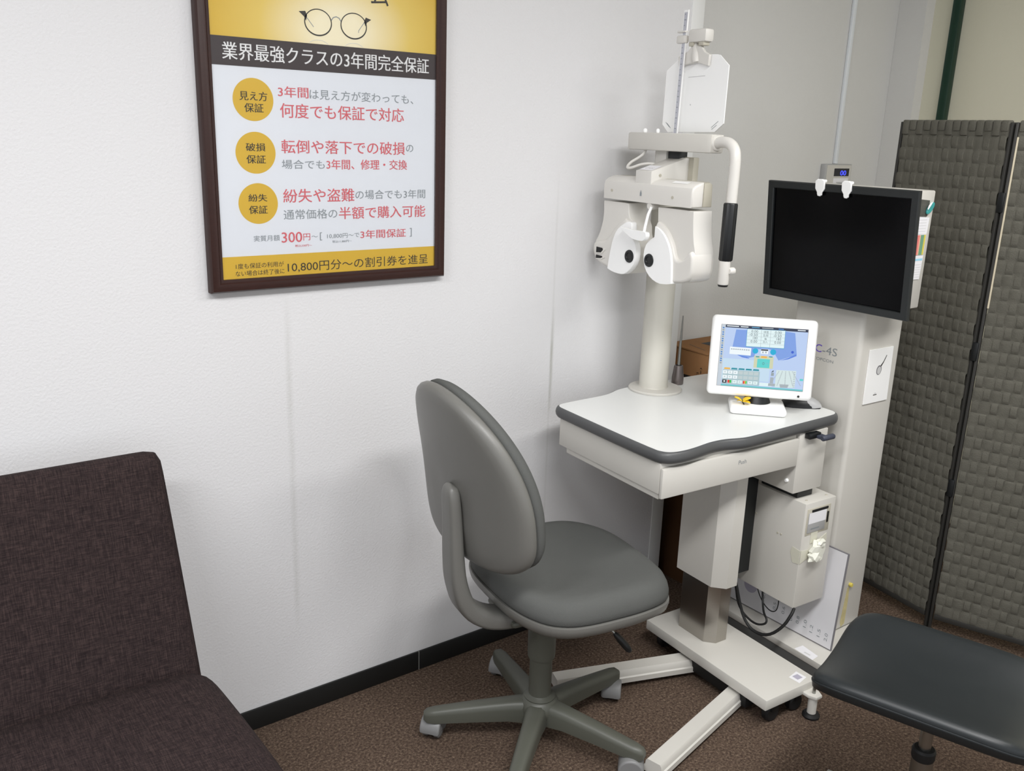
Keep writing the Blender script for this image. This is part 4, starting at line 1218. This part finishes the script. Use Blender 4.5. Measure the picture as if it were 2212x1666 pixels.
h1 = single('clip_hook', hook(-0.514), 'white plastic clip on monitor top edge, the one nearer the wall', 'clip', (2.30, -0.514, 1.484), group='white clips on the black monitor')
h2 = single('clip_hook', hook(-0.600), 'white plastic clip on monitor top edge, the one nearer the woven screen', 'clip', (2.30, -0.600, 1.484), group='white clips on the black monitor')

for h_ in (h1, h2):
    h_.location.x -= 0.0295
    h_.location.z += 0.004
    h_.rotation_euler = (0, TILT_TV, 0)

# leaflets on the side of the upper case
def leaflet(name, pts, mat, label, cat, extra=None, y=-0.7216, th=0.0012, group=None):
    mb = MB()
    mb.prism(pts, 1, y - th, y, mat)
    if extra:
        extra(Art(mb, (0, y - th - 0.0001, 0), (1, 0, 0), (0, 0, 1), 0.0003))
    return single(name, mb, label, cat, (pts[0][0], y, pts[0][1]), group=group, fix=False)
leaflet('photo_tag', [(2.410, 1.408), (2.474, 1.405), (2.480, 1.420), (2.478, 1.450), (2.410, 1.455)], M['dark_tag'], 'dark photo card behind the teal magnet on the cabinet side', 'card')
def lines(a):
    for k in range(5):
        a.rect(2.434, 1.364 + k * 0.008, 2.478, 1.3648 + k * 0.008, M['ink_pale'], 1)
leaflet('note_sheet', [(2.410, 1.357), (2.487, 1.356), (2.490, 1.402), (2.410, 1.4065)], M['note'], 'white printed slip just below the teal magnet on the cabinet side', 'paper', lines)
def stripes(a):
    a.rect(2.441, 1.2975, 2.452, 1.354, M['s_red'], 1)
    a.rect(2.432, 1.2975, 2.441, 1.340, M['s_orange'], 1)
    a.rect(2.452, 1.2975, 2.458, 1.354, M['s_orange'], 1)
    a.rect(2.458, 1.2975, 2.475, 1.354, M['s_green'], 1)
    a.rect(2.475, 1.2975, 2.484, 1.354, M['s_yellow'], 1)
leaflet('colour_card', [(2.410, 1.2968), (2.486, 1.2968), (2.486, 1.3555), (2.410, 1.3555)], M['note'], 'card with red, green and yellow stripes on the cabinet side', 'card', stripes)
def lines2(a):
    a.rect(2.440, 1.281, 2.484, 1.287, M['s_blue'], 1)
    for k in range(6):
        a.rect(2.448, 1.234 + k * 0.007, 2.482, 1.2347 + k * 0.007, M['ink_pale'], 1)
leaflet('note_sheet', [(2.410, 1.228), (2.483, 1.2265), (2.487, 1.2955), (2.410, 1.2960)], M['note'], 'white slip with a blue line, lowest of the papers on the cabinet side', 'paper', lines2)
tm = MB()
for i in range(1):
    pts = []
    for k in range(36):
        t = 2 * pi * k / 36
        a, b = 0.022 * math.cos(t), 0.0105 * math.sin(t)
        pts.append((2.4800 + a * math.cos(0.72) - b * math.sin(0.72), 1.4285 + a * math.sin(0.72) + b * math.cos(0.72)))
    tm.prism(pts, 1, -0.7285, -0.7232, M['teal'], 0.002)
    tm.tube([(2.462, -0.7295, 1.4255), (2.468, -0.7305, 1.4375), (2.478, -0.7305, 1.4450)], [0.0015, 0.0032, 0.0015], M['white'], 8, 1)
single('oval_magnet', tm, 'teal oval magnet holding a dark card to the cabinet side', 'magnet', (2.480, -0.7232, 1.42))

# white plaque with a handled occluder drawn on it
def spoon(a):
    a.disc(2.468, 0.941, 0.0135, 0.0150, M['chart_edge'], 1, 28)
    a.disc(2.468, 0.940, 0.0105, 0.0120, M['ink_pale'], 2, 28)
    a.stroke([(2.476, 0.953), (2.487, 0.964), (2.500, 0.984)], [0.006, 0.004, 0.003], M['ink_black'], 1)
    a.rect(2.455, 0.8625, 2.474, 0.8650, M['ink_black'], 1)
    a.rect(2.460, 0.8680, 2.470, 0.8690, M['ink_grey'], 1)
leaflet('wall_plaque', [(2.4095, 0.840), (2.536, 0.838), (2.5315, 1.0075), (2.4075, 1.009)], M['white'], 'white plaque picturing a handled eye occluder on the cabinet side', 'plaque', spoon, -0.6468, 0.003)

# acuity sheet board leaning against the cabinet
bd = MB()
LEAN = Matrix.Translation((2.3285, 0, 0.0565)) @ Matrix.Rotation(math.radians(4.2), 4, 'Y')
bd.box((0, -0.709, 0), (0.0055, -0.235, 0.330), M['chart_edge'], 0.001, 1, LEAN)
L3 = LEAN.to_3x3()
ba = Art(bd, LEAN @ Vector((-0.0003, 0, 0)), Vector((0, -1, 0)), L3 @ Vector((0, 0, 1)), 0.0003)
ba.rect(0.239, 0.004, 0.7055, 0.327, M['chart_white'], 1)
for s, y, z in (('0.4', .436, .072), ('0.5', .483, .052), ('0.6', .518, .053), ('0.7', .551, .044), ('0.8', .576, .046), ('1.0', .604, .046), ('1.2', .629, .040), ('1.5', .657, .039), ('2.0', .684, .037)):
    ba.text(s, y - 0.0055, z - 0.013, y + 0.0055, z + 0.013, M['ink_grey'], 2, rot=1)
ba.disc(0.378, 0.085, 0.028, 0.030, M['purple'], 2, 32)
single('acuity_board', bd, 'white eye chart board with sideways numbers leaning against the cabinet foot', 'board', (2.33, -0.47, 0.0565), fix=False)

# ------------------------------------------------------------------ cardboard boxes in the recess
def carton(z0, z1, top_print, x0=2.345, x1=2.60, ya=-0.088, yb=0.110):
    mb = MB()
    mb.box((x0, ya, z0), (x1, yb, z1), M['cardboard'], 0.002)
    return mb
c1 = MB().box((2.342, -0.10, 0.0), (2.60, 0.110, 0.452), M['cardboard_shaded'], 0.002)
single('carton', c1, 'brown cardboard box coloured dark for shade on the floor beneath a smaller one in the corner', 'box', (2.46, 0.0, 0))
cb = (2.46, 0.0, 0.453)
cart = thing('carton', 'brown cardboard box with black print behind the table, topmost of its stack', 'box', cb)
mb = carton(0.4525, 0.878, True)
a_ = Art(mb, (2.3447, 0, 0), (0, -1, 0), (0, 0, 1), 0.0003)
a_.rect(-0.060, 0.70, 0.035, 0.790, M['box_ink'], 1)
a_.disc(-0.012, 0.766, 0.010, 0.010, M['ink_grey'], 2, 20)
a_.disc(0.018, 0.767, 0.008, 0.010, M['ink_grey'], 2, 20)
a_.text('(adon', 0.058, 0.755, 0.068, 0.830, M['box_ink'], 1, rot=2)
a_.text('日田', 0.044, 0.765, 0.054, 0.810, M['box_ink'], 1, rot=2)
mb.build('carton_body', cart, cb, fix=False)
fl = MB()
fl.box((2.343, -0.089, 0.8785), (2.60, 0.108, 0.8845), M['cardboard'], 0.001)
t_ = Art(fl, (0, 0, 0.8847), (1, 0, 0), (0, 1, 0), 0.0003)
t_.rect(2.45, -0.03, 2.53, 0.04, M['bezel'], 1)
for k in range(6):
    t_.rect(2.375 + k * 0.004, -0.045 + k * 0.016, 2.379 + k * 0.004, -0.034 + k * 0.016, M['dark_wood'], 1)
fl.build('carton_flap', cart, cb, fix=False)

# ------------------------------------------------------------------ thermostat with its wire duct
TT = (3.24, 0.119, 1.40)
th_ = thing('wall_controller', 'silver wall thermostat with blue digits on the wall above the monitor', 'thermostat', TT)
MB().box((3.148, 0.096, 1.395), (3.322, 0.1195, 1.517), M['silver_plastic'], 0.003).build('controller_case', th_, TT)
mb = MB()
a_ = Art(mb, (0, 0.0958, 0), (1, 0, 0), (0, 0, 1), 0.0003)
a_.rect(3.158, 1.396, 3.318, 1.5125, M['beige'], 0)
a_.rect(3.206, 1.470, 3.306, 1.500, M['lcd_dark'], 1)
a_.text('00', 3.248, 1.473, 3.286, 1.492, M['lcd_blue'], 2, 0.02)
a_.rect(3.206, 1.400, 3.306, 1.462, M['note'], 1)
a_.rect(3.226, 1.424, 3.276, 1.448, M['ink_pale'], 2)
a_.rect(3.232, 1.428, 3.268, 1.444, M['ink_grey'], 3)
mb.build('display', th_, TT, fix=False)
single('wire_duct', MB().box((3.221, 0.107, 1.5175), (3.241, 0.1195, 2.599), M['conduit'], 0.003), 'thin white wire duct running up the wall from the thermostat', 'duct', (3.231, 0.119, 1.5175))

# ------------------------------------------------------------------ folding woven screen
FB = (2.823, -0.757, 0)
scn = thing('folding_screen', 'dark grey woven folding screen standing at the right beside the cabinet', 'screen', FB)
def weave(length, z0, z1, nx, nz, th=0.0045):
    """plain weave of flat strips, over and under"""
    mb = MB()
    sub = 6
    W_, H_ = nx * sub, nz * sub
    prof = [0.0, 0.80, 1.0, 1.0, 1.0, 0.80]
    for side in (-1, 1):
        vs, fs = [], []
        rnd = random.Random(5)
        jit = [[rnd.uniform(-1, 1) for _ in range(nz + 1)] for _ in range(nx + 1)]
        for i in range(W_ + 1):
            for j in range(H_ + 1):
                ci, cj = min(i // sub, nx - 1), min(j // sub, nz - 1)
                a, b = prof[i % sub], prof[j % sub]
                over = (ci + cj) % 2 == 0
                if over:
                    hh = th * (0.55 + 0.45 * a) * b
                else:
                    hh = th * 0.66 * a * (0.35 + 0.65 * b)
                hh *= 1 + 0.25 * jit[ci][cj]
                dx = (0.0 if i % sub else 0.10 * (1 if over else -1)) * length / nx
                dz = 0.0016 * jit[ci][cj]
                vs.append((min(length, max(0, length * i / W_ + dx)), side * (0.006 + hh), z0 + (z1 - z0) * j / H_ + dz))
        for i in range(W_):
            for j in range(H_):
                fs.append([i * (H_ + 1) + j, (i + 1) * (H_ + 1) + j, (i + 1) * (H_ + 1) + j + 1, i * (H_ + 1) + j + 1])
        mb.raw(vs, fs, M['screen_weave'])
    return mb
def screen_panel(direction, length, edge):
    ang_ = math.atan2(direction[1], direction[0])
    R4 = Matrix.Rotation(ang_, 4, 'Z')
    mb = weave(length - 0.022, 0.062, 1.672, 14, 40)
    mb.v = [R4 @ (p + Vector((0.012, 0, 0))) for p in mb.v]
    # strip ends turned over the top rail
    for k in range(14):
        x = 0.012 + (length - 0.022) * (k + 0.5) / 14
        lo_ = 1.632 if k % 2 else 1.645
        mb.box((x - 0.0125, -0.0125, lo_), (x + 0.0125, 0.0125, 1.678), M['screen_weave'], 0.004, 2, R4)
    mb.build('woven_panel', scn, ang=28, fix=False)
    for x in (0.006, length - 0.006):
        pm = MB()
        pm.box((x - 0.0045, -0.010, 0.0), (x + 0.0045, 0.010, 1.672), M['screen_pole'], 0.002, 2, R4)
        pm.build('panel_post', scn)
    if edge:
        MB().box((0.0108, -0.0122, 1.12), (0.0160, 0.0122, 1.63), M['screen_edge'], 0.001, 1, R4).build('edge_batten', scn)
    MB().box((0.014, -0.009, 0.045), (length - 0.014, 0.009, 0.064), M['screen_pole'], 0.002, 2, R4).build('bottom_rail', scn)
    return R4
d1 = Vector((2.886 - 2.823, -0.362 + 0.757)).normalized()
d2_ = Vector((0.0941, -0.2794)).normalized()
R1 = screen_panel(d1, 0.402, False)
R2 = screen_panel(d2_, 0.402, True)
for z in (1.44, 0.98, 0.52):
    MB().box((-0.012, -0.010, z - 0.030), (0.002, 0.010, z + 0.030), M['black_plastic'], 0.003).build('hinge', scn)

# ------------------------------------------------------------------ black stool
SBs = (1.848, -1.262, 0)
stool = thing('vinyl_stool', 'black vinyl stool with square padded seat and chrome post at the right', 'stool', SBs, rotz=math.radians(17.6))
def stool_def(x, y, z):
    return (x - 0.008, y + 0.010, z + 0.0488 * (abs(x) / 0.202) ** 2.2)
SE = superellipse(0.197, 0.226, 6.4)
MB().pad(SE, [(0.0, 0.443), (0.2, 0.443), (0.4, 0.442), (0.55, 0.441), (0.7, 0.439), (0.85, 0.436), (0.93, 0.431), (0.975, 0.424), (0.995, 0.415), (0.998, 0.409)], M['vinyl'], 120, stool_def).pad(SE, [(0.9, 0.4085), (1.0, 0.4085), (1.006, 0.406), (1.004, 0.403), (0.998, 0.401), (0.992, 0.390), (0.95, 0.387), (0.7, 0.387), (0.5, 0.387), (0.3, 0.387), (0.0, 0.387)], M['vinyl'], 120, stool_def).build('seat', stool, ang=60)
MB().lathe([(0.0, 0.24), (0.014, 0.24), (0.014, 0.380), (0.05, 0.382), (0.05, 0.388), (0.0, 0.388)], (0, 0, 0), M['steel'], 28).build('piston', stool)
MB().lathe([(0.0, 0.235), (0.024, 0.235), (0.026, 0.240), (0.026, 0.258), (0.022, 0.263), (0.0, 0.263)], (0, 0, 0), M['rubber'], 28).build('collar', stool)
MB().lathe([(0.0, 0.05), (0.024, 0.05), (0.024, 0.236), (0.0, 0.236)], (0, 0, 0), M['steel'], 28).build('sleeve', stool)
for k in range(5):
    a = math.radians(5.5) + 2 * pi * k / 5
    R4 = Matrix.Rotation(a, 4, 'Z')
    MB().loft([[(0.015, -0.017, 0.05), (0.015, 0.017, 0.05), (0.015, 0.014, 0.095), (0.015, -0.014, 0.095)], [(0.22, -0.012, 0.04), (0.22, 0.012, 0.04), (0.22, 0.010, 0.062), (0.22, -0.010, 0.062)]], M['steel'], R4).build('foot_leg', stool)
    MB().lathe([(0.0, -0.012), (0.017, -0.012), (0.0205, -0.008), (0.0205, 0.008), (0.017, 0.012), (0.0, 0.012)], (0.21, 0, 0.0207), M['rubber'], 22, axis=1, mat4=R4).build('caster', stool)
